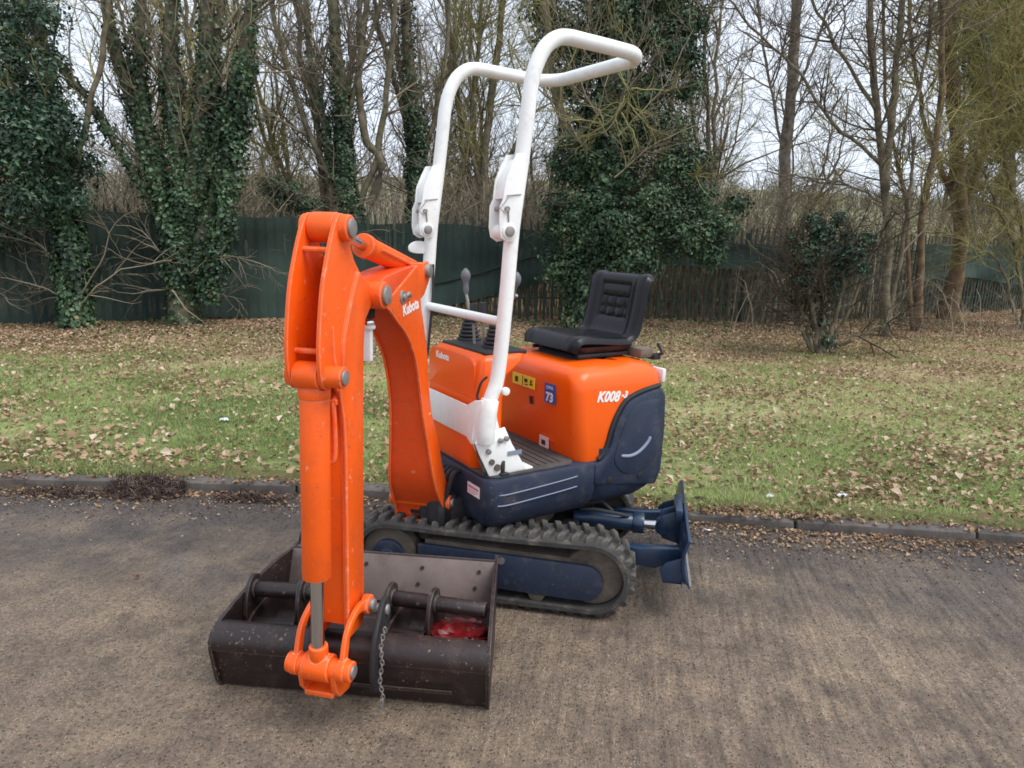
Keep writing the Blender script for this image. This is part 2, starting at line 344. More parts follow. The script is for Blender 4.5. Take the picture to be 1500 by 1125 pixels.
KERB = [(-14, 3.2), (-7, 3.52), (-2.86, 3.71), (-1.92, 3.75), (-1.0, 3.75), (0, 3.65), (.94, 3.53), (1.65, 3.455), (2.35, 3.41), (3.2, 3.30), (6, 2.9), (14, 1.7)]
KX = np.array([k[0] for k in KERB]); KY = np.array([k[1] for k in KERB])
def kerb_y(x): return np.interp(x, KX, KY)
LZ = .045
def lawn_z(x, y):
    x = np.asarray(x, float); y = np.asarray(y, float)
    return LZ+.025*np.sin(x*1.3+1)*np.sin(y*.9)*np.clip((y-kerb_y(x)-.3)/1.5, 0, 1)+.012*np.sin(x*4.1+y*3.3)*np.clip((y-kerb_y(x)-.2), 0, 1)
def far_z(x, y):                                           # behind the fence the land rises to a field
    k = np.clip((y-24)/70, 0, 1); return LZ+7.5*k*k*(3-2*k)+.8*np.sin(x*.03+1.5)*k

MB().add([(-60, -40, 0), (60, -40, 0), (60, 6, 0), (-60, 6, 0)], [(0, 1, 2, 3)]).build('road', road_material()); tag(bpy.data.objects['road'], kind='structure')

lawn_m = ground_material('mossy_grass_ground', [(.25, (100, 106, 66)), (.42, (138, 144, 94)), (.53, (156, 152, 108)), (.64, (150, 128, 100)), (.85, (126, 102, 80))], 2.2, .6, (4.2, 8.5, .16))
xs = np.linspace(-16, 16, 161); ts = np.linspace(0, 1, 60)**1.3
V = []
for t_ in ts:
    y = (kerb_y(xs)+.118)*(1-t_)+20*t_
    V.append(np.stack([xs, y, lawn_z(xs, y)], 1))
V = np.concatenate(V); nx = len(xs); F = np.array([(j*nx+i, j*nx+i+1, (j+1)*nx+i+1, (j+1)*nx+i) for j in range(len(ts)-1) for i in range(nx-1)])
tag(link_mesh('lawn', np_mesh('lawn', V, F, lawn_m, smooth=True)), kind='structure')
field_m = ground_material('field_grass', [(.3, (104, 102, 80)), (.5, (126, 124, 94)), (.7, (136, 128, 102))], .15, .2)
xs2 = np.linspace(-260, 260, 105); ys2 = np.concatenate([np.linspace(19, 100, 42), np.linspace(110, 420, 20)])
X2, Y2 = np.meshgrid(xs2, ys2); V = np.stack([X2.ravel(), Y2.ravel(), (far_z(X2, Y2)-.03*(Y2 < 20.5)).ravel()], 1); nx = len(xs2)
F = np.array([(j*nx+i, j*nx+i+1, (j+1)*nx+i+1, (j+1)*nx+i) for j in range(len(ys2)-1) for i in range(nx-1)])
tag(link_mesh('field', np_mesh('field', V, F, field_m, smooth=True)), kind='structure')
MB().add([(-260, -120, -.03), (260, -120, -.03), (260, 20.2, -.03), (-260, 20.2, -.03)], [(0, 1, 2, 3)]).build('ground', field_m)
tag(bpy.data.objects['ground'], kind='structure')

kerb_m = mat('kerb_concrete', s2l((104, 97, 92)), .85, var=.5, vscale=4, dirt=s2l((62, 57, 46)), dirt_amt=.95, dscale=5, bump=.5, bscale=60)
kerb = empty('kerb'); tag(kerb, kind='structure')
seg = np.hypot(np.diff(KX), np.diff(KY)); cum = np.concatenate([[0], np.cumsum(seg)]); s_ = 0
kb = MB().box(0, .905, 0, .12, -.05, .0).mesh('kerb_stone', kerb_m, .012)
kr = random.Random(3)
kz = .048
while s_ < cum[-1]-.95:
    x0, x1 = np.interp([s_, s_+.915], cum, KX); y0, y1 = np.interp([s_, s_+.915], cum, KY)
    o = link_mesh('kerb_stone', kb, kerb); a = math.atan2(y1-y0, x1-x0)
    o.location = (x0, y0+kr.uniform(-.006, .006), kz+kr.uniform(-.006, .004)); o.rotation_euler = (kr.uniform(-.02, .02), 0, a+kr.uniform(-.004, .004)); o.scale = (1, 1, 2.2)
    s_ += .915

# ------------------------------------------------------------------ the mini excavator
UY, TY = .5875, -.1822
ex = empty('mini_excavator', (.0019, 3.0036, 0), pi+UY)
tag(ex, 'orange and navy mini excavator with white roll bar, parked on the concrete road', 'excavator')
TR = TY-UY                                                  # tracks are turned against the upper body
TM = Matrix.Rotation(TR, 4, 'Z')
BM = Matrix.Translation((.47476, .05956, 0)) @ Matrix.Rotation(R(-102)-(pi+UY), 4, 'Z')   # plane of the swung boom
exw = Matrix.Translation((.0019, 3.0036, 0)) @ Matrix.Rotation(pi+UY, 4, 'Z')
KM = exw.inverted() @ Matrix.Translation((-.485, 1.985, 0)) @ Matrix.Rotation(R(-95), 4, 'Z')   # the wide bucket

# --- tracks
def stadium(L, r, n=14, m=12):
    P = []
    for i in range(m): P.append((-L+2*L*i/m, .17+r-.006*math.sin(pi*i/m), 1))
    for i in range(n): a = pi/2-pi*i/n; P.append((L+r*cos(a), .17+r*sin(a), 0))
    for i in range(m): P.append((L-2*L*i/m, .17-r, 0))
    for i in range(n): a = -pi/2-pi*i/n; P.append((-L+r*cos(a), .17+r*sin(a), 0))
    return [(p[0], p[1]) for p in P]
AL = .415
def belt(y0, y1):
    o = stadium(AL, .15); i = stadium(AL, .126); n = len(o); mb = MB(); V = []
    for (ox, oz), (ix, iz) in zip(o, i):
        V += [(ox, y0+.006, oz), (ox, y1-.006, oz), (ox-(ox-ix)*.3, y1, oz-(oz-iz)*.3), (ix, y1, iz), (ix, y0, iz), (ox-(ox-ix)*.3, y0, oz-(oz-iz)*.3)]
    F = [(a*6+k, ((a+1) % n)*6+k, ((a+1) % n)*6+(k+1) % 6, a*6+(k+1) % 6) for a in range(n) for k in range(6)]
    return mb.add(V, F)
track = belt(.25, .43).build('rubber_track', M['rubber'], ex, M=TM)
# lug mesh: slanted block with a sloped outer end; x along the track, y across, z outwards
def lug_mesh(s):
    mb = MB(); a, b_ = .016, .012
    y0, y1 = (.002, .087)
    sh = .018*s
    v = [(-a, y0, -.004), (a, y0, -.004), (a+sh, y1, -.004), (-a+sh, y1, -.004), (-b_+.0, y0+.006, .021), (b_, y0+.006, .021), (b_+sh*.9, y1-.016, .021), (-b_+sh*.9, y1-.016, .021)]
    mb.add(v, [(3, 2, 1, 0), (4, 5, 6, 7), (0, 1, 5, 4), (1, 2, 6, 5), (2, 3, 7, 6), (3, 0, 4, 7)])
    return mb.mesh('tread_lug', M['rubber'], .003, seg=1)
lugm = lug_mesh(1)
per = [np.array(p) for p in stadium(AL, .15, 24, 40)]; per.append(per[0])
pc = np.concatenate([[0], np.cumsum([np.hypot(*(per[i+1]-per[i])) for i in range(len(per)-1)])]); NL = 46
for k in range(NL):
    for side in (0, 1):
        s_ = (k+.5*side)/NL*pc[-1]; i = min(np.searchsorted(pc, s_, 'right')-1, len(per)-2); t_ = (s_-pc[i])/(pc[i+1]-pc[i])
        p = per[i]*(1-t_)+per[i+1]*t_; d = (per[i+1]-per[i]); d = d/np.hypot(*d); nrm = np.array([-d[1], d[0]])
        yv = 1 if side == 0 else -1
        X = Vector((d[0], 0, d[1])); Z = Vector((nrm[0], 0, nrm[1])); Yv = Vector((0, yv, 0))
        m4 = Matrix((X, Yv, Z)).transposed().to_4x4(); m4.translation = Vector((p[0], .34, p[1]))
        link_mesh('tread_lug', lugm, track, m4)
def frame_outline():
    P = [(.295, .236), (.295, .095), (.0, .082), (-.33, .072)]
    P += [(-.39+.072*cos(a), .147+.074*sin(a)) for a in np.linspace(-pi/2, -3*pi/2, 12)]
    return P
tf = MB().prism(frame_outline(), .395, .418).build('track_frame', M['navy'], ex, .004, M=TM)
MB().prism([(.27, .25), (.27, .11), (-.36, .09), (-.40, .235)], .29, .392).build('frame_beam', M['mud'], tf)
MB().cyl((-.055, .41, .205), (-.055, .426, .205), .014).build('grease_plug', M['steel'], tf)
MB().cyl((-.075, .41, .115), (-.075, .4215, .115), .012).build('bolt', M['navy'], tf)
sp = MB().cyl((.42, .30, .17), (.42, .40, .17), .118, 28).build('drive_sprocket', M['mud'], ex, .006, M=TM)
MB().cyl((.42, .398, .17), (.42, .428, .17), .068, 28).cyl((.42, .42, .17), (.42, .437, .17), .034).build('hub_cover', M['navy'], sp, .004)
idl = MB().cyl((-.42, .30, .17), (-.42, .392, .17), .121, 32).build('idler_wheel', M['mud'], ex, .012, M=TM)
for rx_ in (.2, .0, -.2):
    MB().cyl((rx_, .28, .075), (rx_, .41, .075), .034, 20).build('track_roller', M['mud'], ex, .004, M=TM)
def mirror_track(o, parent=ex):
    c = o.copy(); C.objects.link(c); c.parent = parent
    c.matrix_local = (TM @ Matrix.Translation((0, -.68, 0))) if parent is ex else o.matrix_local.copy()
    for ch in list(o.children): mirror_track(ch, c)
for o in [o for o in ex.children if o.name.split('.')[0] in ('rubber_track', 'drive_sprocket', 'idler_wheel', 'track_roller')]: mirror_track(o)
MB().prism([(x, z) for x, z in frame_outline()], -.418, -.395).build('track_frame', M['navy'], ex, .004, M=TM)
MB().box(-.33, .33, -.25, .25, .13, .25).box(-.12, .12, -.30, .30, .16, .22).build('car_body', M['black'], ex, .01, M=TM)
MB().lathe([(.20, 0), (.21, .01), (.21, .07), (.19, .08), (.19, .13)], (0, 0, .235), 36).build('slewing_ring', M['mud'], ex, M=TM)

# --- dozer blade behind the tracks
bl = smooth_curve([(-.800, .145), (-.778, .195), (-.768, .25), (-.772, .30), (-.786, .345)], 4)
ol = bl+[(p[0]+.012, p[1]) for p in reversed(bl)]
blade = MB().prism(ol, -.358, .358).build('dozer_blade', M['navy_gloss'], ex, .002, M=TM)
MB().prism([(-.802, .142), (-.80, .16), (-.765, .165), (-.762, .142)], -.358, .358).build('cutting_edge', M['steel'], blade)
for s in (1, -1):
    e = MB()
    e.prism([(-.775, .15), (-.69, .15), (-.675, .205), (-.70, .235), (-.767, .262)], s*.33-.005, s*.33+.005)
    e.box(-.775, -.69, min(s*.335, s*.20), max(s*.335, s*.20), .150, .160)
    e.build('end_gusset', M['navy_gloss'], blade, .002)
    a = MB().prism([(-.38, .235), (-.38, .17), (-.56, .16), (-.66, .15), (-.70, .17), (-.765, .15), (-.765, .25), (-.60, .235)], s*.20-.022, s*.20+.022)
    a.build('blade_arm', M['navy_gloss'], ex, .005, M=TM)
MB().prism([(-.765, .19), (-.69, .21), (-.665, .25), (-.68, .31), (-.765, .345)], -.045, -.03).prism([(-.765, .19), (-.69, .21), (-.665, .25), (-.68, .31), (-.765, .345)], .03, .045).box(-.765, -.735, -.10, .10, .32, .365).build('cylinder_bracket', M['navy_gloss'], blade, .003)
bcy = MB().tube([(-.30, .0, .255), (-.565, .0, .252)], .038, 22).tube([(-.56, .0, .252), (-.61, .0, .252)], .045, 22).build('blade_cylinder', M['navy_gloss'], ex, .005, M=TM)
MB().tube([(-.60, 0, .252), (-.69, 0, .252)], .018, 16).build('piston_rod', M['chrome'], bcy)
MB().cyl((-.69, -.055, .252), (-.69, .055, .252), .020).cyl((-.69, -.028, .252), (-.69, .028, .252), .034).build('pin', M['navy_gloss'], bcy)
MB().tube([(-.33, .03, .30), (-.40, .05, .315), (-.50, .04, .30), (-.54, .02, .285)], .008, 8).tube([(-.33, -.01, .31), (-.42, -.03, .325), (-.47, -.01, .29)], .008, 8).build('hose', M['bellow'], bcy)

# --- lower body cover
def rrect(x0, x1, y0, y1, r, z, n=5, zf=None):
    P = []
    for cx_, cy_, a0 in ((x1-r, y1-r, 0), (x0+r, y1-r, pi/2), (x0+r, y0+r, pi), (x1-r, y0+r, 3*pi/2)):
        for k in range(n+1):
            a = a0+pi/2*k/n; x = cx_+r*cos(a); y = cy_+r*sin(a); P.append((x, y, zf(x, y) if zf else z))
    return P
def sk(inset, z, dr=0): return rrect(-.23, .335-inset*.7, -.345+inset, .355-inset, .052+dr, z, 6)
skirt = MB().loft([sk(.11, .315), sk(.055, .335), sk(.02, .375), sk(.006, .42), sk(0, .47), sk(0, .535), sk(.004, .546), sk(.012, .550)]).build('side_cover', M['navy'], ex, 0, 40)
for z in (.500, .456):
    pts = smooth_curve([(.285, .352, z-.010), (.24, .3575, z-.012), (.10, .3585, z-.006), (-.03, .3585, z+.001), (-.10, .3575, z+.006)], 4)
    MB().tube(pts, .0026, 6).build('moulded_rib', M['highlight_print'], skirt)  # pale colour paints the highlight along the moulded groove
def rc(inset, z): return rrect(-.60+inset, -.19, -.345+inset, .352-inset, .09, z, 6)
rear = MB().loft([rc(.12, .33), rc(.05, .345), rc(.015, .385), rc(.002, .44), rc(0, .52), rc(0, .60)]).build('rear_cover', M['navy'], ex, 0, 40)
side = smooth_curve([(-.23, .548), (-.262, .575), (-.283, .62), (-.30, .68), (-.325, .735), (-.365, .788), (-.43, .815), (-.50, .83), (-.56, .838)], 4)
side += [(-.585, .80), (-.595, .66), (-.59, .45), (-.56, .39), (-.2, .45), (-.195, .54)]
panel = MB().prism(side, .318, .356).build('side_panel', M['navy'], rear, .012)
seal = smooth_curve([(-.222, .556), (-.252, .58), (-.272, .622), (-.289, .682), (-.314, .738), (-.357, .795), (-.425, .824), (-.50, .840), (-.56, .848)], 3)
MB().tube([(p[0], .338, p[1]) for p in seal], .011, 8).build('rubber_seal', M['black'], rear)
inner = smooth_curve([(-.30, .56), (-.33, .66), (-.355, .72), (-.40, .775), (-.47, .79), (-.535, .79), (-.555, .76), (-.56, .60), (-.54, .52), (-.46, .47), (-.37, .475), (-.32, .51)], 3, True)
MB().prism([(p[0], p[1]) for p in inner], .350, .3605).build('raised_panel', M['navy'], rear, .004)
MB().tube([(p[0], .361, p[1]) for p in smooth_curve([(-.335, .560), (-.39, .553), (-.44, .566), (-.485, .60), (-.50, .625)], 4)], [.004]+[.0075]*15+[.004], 8).build('moulded_grip', M['highlight_print'], rear)  # highlight of the embossed handle recess, painted as a pale line
for x, z in ((-.282, .458), (-.458, .454)):
    MB().cyl((x, .352, z), (x, .360, z), .015).build('fastener', M['black'], rear, .002)
MB().loft([rrect(-.62, -.50, -.33, .30, .05, z, 5) for z in (.60, .70, .80)]).build('counterweight', M['navy'], ex, .008)
# --- deck mat and hood
MB().prismz([(p[0], p[1]) for p in rrect(-.12, .315, -.325, .335, .06, 0, 5)], .551, .560).build('floor_mat', M['deck'], ex, .002)
for i, x in enumerate(np.arange(-.06, .29, .035)):
    MB().box(x, x+.012, .17 if x > .02 else -.2, .30, .5602, .5635).build('mat_rib', M['deck'], bpy.data.objects['floor_mat'])
def hd(i, z, fx=0): return rrect(-.59+i*.8, -.090-(.86-z)*.10-i, -.335+i, .335-i, max(.055-i*.1, .03)+i*.6, z, 7)
hood = MB().loft([hd(.004, .545), hd(0, .56), hd(0, .70), hd(0, .85), hd(.004, .885), hd(.014, .912), hd(.030, .932), hd(.055, .945), hd(.10, .952), hd(.18, .956)]).build('engine_bonnet', M['plastic_orange'], ex, 0, 50)
MB().box(-.070, -.0855, -.0, .0, .5, .5)
for z0, z1, y0, y1, nm in ((.60, .602, .08, .17, 'seam'),):
    MB().box(-.115, -.1085, y0, y1, z0, z1+.004).build('vent_seam', M['orange_worn'], hood)
MB().prism([(-.5, 0)]*0+[(-.10, .74), (-.0985, .775), (-.092, .775), (-.0955, .74)], .0, .02).build('key_slot', M['ink'], hood)
MB().box(-.606, -.585, .24, .325, .855, .915).build('rear_marker', M['wsticker'], hood, .004)
# --- console
def cs(x1, y0, y1, z, x0=.185, r=.03): return rrect(x0, x1, y0, y1, r, z, 5)
con = MB().loft([cs(.30, -.20, .20, .53), cs(.335, -.25, .235, .60), cs(.318, -.23, .225, .70), cs(.310, -.21, .22, .83, .18), cs(.306, -.205, .218, .93, .16), cs(.298, -.20, .212, .985, .08), cs(.28, -.185, .20, 1.008, .07), cs(.25, -.16, .175, 1.014, .09)])
con = con.build('console', M['plastic_orange'], ex, 0, 50)
fp = smooth_curve([(-.185, .85), (-.19, .94), (-.175, .99), (-.12, 1.003), (.10, 1.003), (.175, .99), (.195, .95), (.19, .86), (.17, .843), (-.16, .843)], 4, True)
MB().add([(.306+.0045-.02*max(0, p[1]-.94), p[0], p[1]) for p in fp]+[(.29, p[0], p[1]) for p in fp],
         [tuple(range(len(fp)))]+[(i, (i+1) % len(fp), (i+1) % len(fp)+len(fp), i+len(fp)) for i in range(len(fp))]).build('front_panel', M['plastic_orange'], con, .003)
MB().box(.06, .26, -.17, .19, 1.005, 1.022).build('lever_plate', M['black'], con, .004)

# --- roll bar
def yz(y): return y
fo = [(.329, .75), (.322, .82), (.31, .875), (.288, .93), (.275, 1.02), (.263, 1.15), (.251, 1.30), (.237, 1.50), (.211, 1.70), (.190, 1.88), (.178, 1.99), (.160, 2.06), (.125, 2.125), (.075, 2.165), (.02, 2.178), (-.06, 2.178), (-.16, 2.177), (-.25, 2.175)]
near_ = [(x, .3225, z) for x, z in fo]
corner = [(-.25-.125*sin(a), .3225-.125*(1-cos(a)), 2.175) for a in np.linspace(0, pi/2, 12)[1:]]
half = near_+corner
path = half+[(x, -y, z) for x, y, z in reversed(half)]
rb = MB().tube(smooth_curve(path, 3), .0275, 20).build('roll_bar', M['white'], ex, 0, 60)
MB().tube([(.2585, -.31, 1.156), (.2585, .31, 1.156)], .018, 16).build('cross_bar', M['white'], rb)
for s in (1, -1):
    y = s*.3225
    pl = [(.215, 1.76), (.262, 1.755), (.288, 1.718), (.318, 1.665), (.326, 1.60), (.342, 1.575), (.345, 1.50), (.335, 1.465), (.30, 1.450), (.262, 1.455), (.235, 1.50), (.22, 1.60)]
    pl = [(.215+(x-.215)*.78, z) for x, z in pl]
    hg = MB()
    for k in (-1, 1): hg.prism(pl, y+k*.034-.004, y+k*.034+.004)
    hg.prism([(.24, 1.74), (.288, 1.665), (.294, 1.60), (.27, 1.60), (.25, 1.66)], y-.03, y+.03)
    h = hg.build('folding_hinge', M['white'], rb, .002)
    MB().cyl((.277, y-.052, 1.487), (.277, y+.052, 1.487), .019, 16).build('pivot_bolt', M['steel'], h, .003)
    MB().cyl((.277, y-.044, 1.487), (.277, y+.044, 1.487), .028, 16).build('washer', M['white'], h, .003)
    MB().cyl((.290, y-.05, 1.565), (.290, y+.05, 1.565), .009, 10).tube([(.290, y+.05, 1.565), (.31, y+.056, 1.55), (.325, y+.052, 1.565), (.305, y+.048, 1.585), (.285, y+.05, 1.61)], .002, 6).build('locking_pin', M['steel'], h)
    MB().tube([(.292, y+.043, 1.61), (.23, y+.04, 1.618)], .002, 6).tube([(.285, y+.043, 1.565), (.28, y+.04, 1.52)], .003, 6).build('retaining_clip', M['steel'], h)
    if s < 0: MB().prism(smooth_curve([(.262, 1.43), (.31, 1.438), (.345, 1.42), (.345, 1.395), (.31, 1.385), (.262, 1.39)], 3, True), y-.005, y+.005).build('stop_lug', M['white'], h, .002)
    # socket and foot plate
    ft = MB().tube([(.33, y, .70), (.33, y, .75), (.323, y, .82), (.313, y, .868)], [.034, .036, .036, .034], 18)
    ft.prism([(.375, .71), (.355, .665), (.31, .64), (.15, .60), (.13, .563), (.30, .563), (.20, .60), (.24, .70), (.262, .78), (.27, .85), (.30, .86), (.36, .80)], y-.034, y-.026)
    ft.prism([(.372, .705), (.355, .660), (.305, .56), (.13, .56), (.155, .60), (.205, .68), (.24, .75), (.30, .74)], y-.012, y-.004)
    f_ = ft.build('roll_bar_foot', M['white'], ex, .003)
    MB().box(.10, .29, y-.075, y-.004, .5605, .5685).build('foot_flange', M['white'], f_, .002)
    for bx_, bz_ in ((.262, .700), (.235, .705), (.315, .663)): MB().cyl((bx_, y-.005, bz_), (bx_, y+.008, bz_), .0105, 8).build('bolt', M['steel'], f_, .001)
    MB().cyl((.298, y-.004, .618), (.298, y+.003, .618), .012, 12).cyl((.272, y-.004, .592), (.272, y+.004, .592), .014, 12).build('hole', M['mud'], f_)
    MB().cyl((.262, y+.018, .900), (.262, y+.034, .900), .0155).build('clamp_ring', M['white'], f_, .002)
# white plate across the console
MB().loft([[(.345, -.33, .828), (.345, -.33, .700), (.337, -.33, .700), (.337, -.33, .828)], [(.345, .20, .823), (.345, .20, .695), (.337, .20, .695), (.337, .20, .823)],
           [(.362, .285, .86), (.372, .285, .69), (.355, .285, .69), (.345, .285, .86)], [(.352, .33, .87), (.362, .33, .70), (.335, .33, .70), (.325, .33, .87)]]).build('front_cross_plate', M['white'], ex, .004)
MB().tube(smooth_curve([(.30, .275, .945), (.322, .27, .925), (.33, .262, .89), (.335, .262, .868), (.33, .27, .85)], 4), .005, 8).build('cable', M['bellow'], ex)
MB().tube(smooth_curve([(.245, -.29, 1.34), (.25, -.282, 1.2), (.262, -.285, 1.05), (.27, -.285, .96), (.29, -.27, .9)], 4), .006, 8).build('cable', M['bellow'], ex)

# --- levers
def lever(bx_, by_, kx, ky, kz, zb=1.018):
    pr = []
    for i in range(7):
        r0 = .052-.0048*i; pr += [(r0*.86, i*.0165), (r0, i*.0165+.006), (r0, i*.0165+.010)]
    pr += [(.014, .122), (.010, .13)]
    lv = MB().tube(smooth_curve([(bx_, by_, zb+.1), (bx_*.7+kx*.3, by_*.7+ky*.3, zb+.16), (kx, ky, kz-.09)], 5), .0065, 10).build('control_lever', M['steel'], ex)
    MB().lathe(pr, (bx_, by_, zb), 20).build('rubber_boot', M['bellow'], lv, 0, 30)
    P = [Vector((kx+(bx_-kx)*t*.25, ky+(by_-ky)*t*.25, kz-t*.11)) for t in np.linspace(0, 1, 9)]
    MB().tube(P, [.004, .017, .0215, .021, .014, .0115, .0125, .0125, .009], 14).build('grip', M['knob'], lv, 0, 60)
lever(.14, -.145, .15, -.170, 1.330)
lever(.15, .085, .13, .205, 1.335)
ml = MB().tube([(.18, -.03, 1.02), (.185, -.035, 1.13)], .006, 8).tube([(.165, .02, 1.02), (.17, .018, 1.14)], .006, 8).build('travel_lever', M['steel'], ex)
MB().tube([(.185, -.035, 1.11), (.188, -.036, 1.19)], .014, 10).tube([(.17, .018, 1.12), (.173, .018, 1.20)], .014, 10).build('grip', M['bellow'], ml)

# --- seat
prof = smooth_curve([(-.195, .990), (-.205, 1.022), (-.235, 1.034), (-.34, 1.028), (-.44, 1.020), (-.505, 1.022), (-.540, 1.045), (-.560, 1.10), (-.574, 1.17), (-.585, 1.235), (-.592, 1.275), (-.602, 1.296), (-.622, 1.300)], 5)
prof = np.array([p[:2] for p in prof]); npf = len(prof); NS = 41
tn = np.gradient(prof, axis=0); tn /= np.linalg.norm(tn, axis=1)[:, None]; nn = np.stack([tn[:, 1], -tn[:, 0]], 1)
nn = -nn if nn[len(nn)//3, 1] < 0 else nn
arc = np.concatenate([[0], np.cumsum(np.linalg.norm(np.diff(prof, axis=0), axis=1))]); arc /= arc[-1]
V = []
def box_f(x, a, b, e): return min(1, max(0, (x-a)/e))*min(1, max(0, (b-x)/e))
for i in range(npf):
    for k in range(NS):
        s_ = (k/(NS-1)-.5)*2; u_ = arc[i]; y_ = s_
        hw = .184*(1-.07*max(0, (u_-.93)/.07)**2)*(1-.05*max(0, (.05-u_)/.05))
        d_ = (.005+.006*(u_ > .5)*min(1, max(0, (.97-u_)/.06)))*min(1, max(0, (abs(s_)-.66)/.16))                                    # side bolsters
        if abs(s_) > .92: d_ -= .020*((abs(s_)-.92)/.08)**2
        back = u_ > .56
        if back:
            rec = box_f(abs(s_), -1, .60, .07)*box_f(u_, .66, .945, .02); d_ -= .014*rec
            bar = box_f(abs(s_), -1, .50, .05)*box_f(u_, .845, .915, .012); d_ += .010*bar
            if .68 < u_ < .83 and abs(s_) < .5:
                d_ += .012*abs(cos((s_+.5)*pi*3.0))*abs(sin((u_-.68)/.15*pi*2))**.6
        else:
            rec = box_f(abs(s_), -1, .60, .07)*box_f(u_, .09, .44, .02); d_ -= .006*rec
            if rec > .5: d_ += .008*abs(cos(s_*pi*2.5))*abs(sin((u_-.09)/.35*pi*4))**.6
        q = prof[i]+nn[i]*d_
        V.append((q[0], hw*y_, q[1]))
st = MB().add(V, [(i*NS+k, i*NS+k+1, (i+1)*NS+k+1, (i+1)*NS+k) for i in range(npf-1) for k in range(NS-1)])
me = st.mesh('seat', M['vinyl'], 0, 60); seat = link_mesh('seat', me, ex)
so = seat.modifiers.new('s', 'SOLIDIFY'); so.thickness = .040; so.offset = 0
bv = seat.modifiers.new('b', 'BEVEL'); bv.width = .012; bv.segments = 3; bv.limit_method = 'ANGLE'
MB().loft([rrect(-.53, -.225, -.175, .175, .05, .985), rrect(-.545, -.205, -.193, .193, .05, 1.010)]).build('seat_pan', M['black'], seat, .004)
mnt = MB().box(-.50, -.24, -.15, .15, .955, .985).loft([rrect(-.47, -.20, -.13, .16, .04, .948), rrect(-.50, -.23, -.14, .15, .04, .975)]).box(-.52, -.22, .155, .175, .962, .978).box(-.52, -.22, -.175, -.155, .962, .978)
mnt.build('seat_mount', M['black'], ex, .004)
MB().box(-.600, -.52, .06, .245, .953, .998).build('manual_pouch', M['mud'], ex, .01)
MB().box(-.63, -.59, -.05, .26, .945, .968).tube([(-.60, .22, .955), (-.63, .27, .975), (-.65, .22, 1.01)], .009, 8).build('rear_latch', M['black'], ex, .003)
# --- stickers
MB().box(-.090, -.0862, -.13, .045, .812, .862).build('warning_sticker', M['yellow'], ex)
ws = bpy.data.objects['warning_sticker']
for y0, y1, z0, z1 in ((q[0]-.054, q[1]-.054, q[2]-.012, q[3]-.012) for q in ((.004, .009, .826, .872), (-.055, -.03, .835, .86), (.02, .045, .845, .862), (.022, .05, .833, .838), (.062, .085, .838, .846), (.066, .080, .848, .862))):
    MB().box(-.0861, -.0856, y0, y1, z0, z1).build('print', M['ink'], ws)
MB().box(-.0905, -.0865, .122, .196, .775, .860).build('noise_sticker', M['blue'], ex)
FNT = {}
def text(body, mtx, size, m, name='lettering', parent=ex, off=.0, shear=0, ext=.0006, sx=1):
    c = bpy.data.curves.new(name, 'FONT'); c.body = body; c.size = size; c.extrude = ext; c.offset = off; c.shear = shear
    c.align_x = 'CENTER'; c.align_y = 'CENTER'; c.resolution_u = 3; c.materials.append(m)
    tmp = bpy.data.objects.new(name, c); C.objects.link(tmp); me = bpy.data.meshes.new_from_object(tmp)
    bpy.data.objects.remove(tmp); me.name = name
    if not me.materials: me.materials.append(m)
    return link_mesh(name, me, parent, mtx @ Matrix.Diagonal((sx, 1, 1, 1)))
FRONT = Matrix(((0, 0, 1), (1, 0, 0), (0, 1, 0))).to_4x4()      # text facing +x: right = +y, up = z
LEFT = Matrix(((-1, 0, 0), (0, 0, 1), (0, 1, 0))).to_4x4()      # text facing +y: right = -x, up = z
def T3(x, y, z): return Matrix.Translation((x, y, z))
ns = bpy.data.objects['noise_sticker']
text('73', T3(-.0860, .159, .800) @ FRONT, .054, M['letter'], parent=ns, off=.002)
text('LWA', T3(-.0860, .159, .843) @ FRONT, .021, M['letter'], parent=ns)
text('K008', T3(-.262, .3365, .822) @ Matrix.Rotation(R(-4), 4, 'Y') @ LEFT, .062, M['letter'], off=.0022, shear=.25, sx=.92)
text('-3', T3(-.352, .3365, .823) @ Matrix.Rotation(R(-4), 4, 'Y') @ LEFT, .040, M['letter'], off=.0018, shear=.25)
text('Kubota', T3(.3105, -.070, .972) @ FRONT, .038, M['letter'], parent=con, off=.0014)
st2 = MB().box(.334, .3365, .205, .298, .466, .512).build('serial_sticker', M['wsticker'], skirt)
MB().box(.3364, .3368, .212, .290, .492, .502).box(.3364, .3368, .212, .290, .482, .485).box(.3364, .3368, .212, .27, .473, .476).build('print', M['pink'], st2)
ps = MB().box(-.112, -.108, .068, .135, .562, .61).build('safety_sticker', M['wsticker'], ex)
MB().box(-.1078, -.1073, .085, .115, .572, .594).build('print', M['red'], ps)
MB().box(.16, .225, .3199, .3215, .632, .650).build('print', M['highlight_print'], ex)

MB().tube([(.245, .315, .562), (.245, .315, .600), (.242, .31, .612)], .011, 12).box(.225, .262, .285, .34, .562, .568).build('floor_pedal', M['bellow'], ex, .002)
MB().box(.268, .30, .262, .282, .56, .585).build('latch', M['mud'], ex, .003)
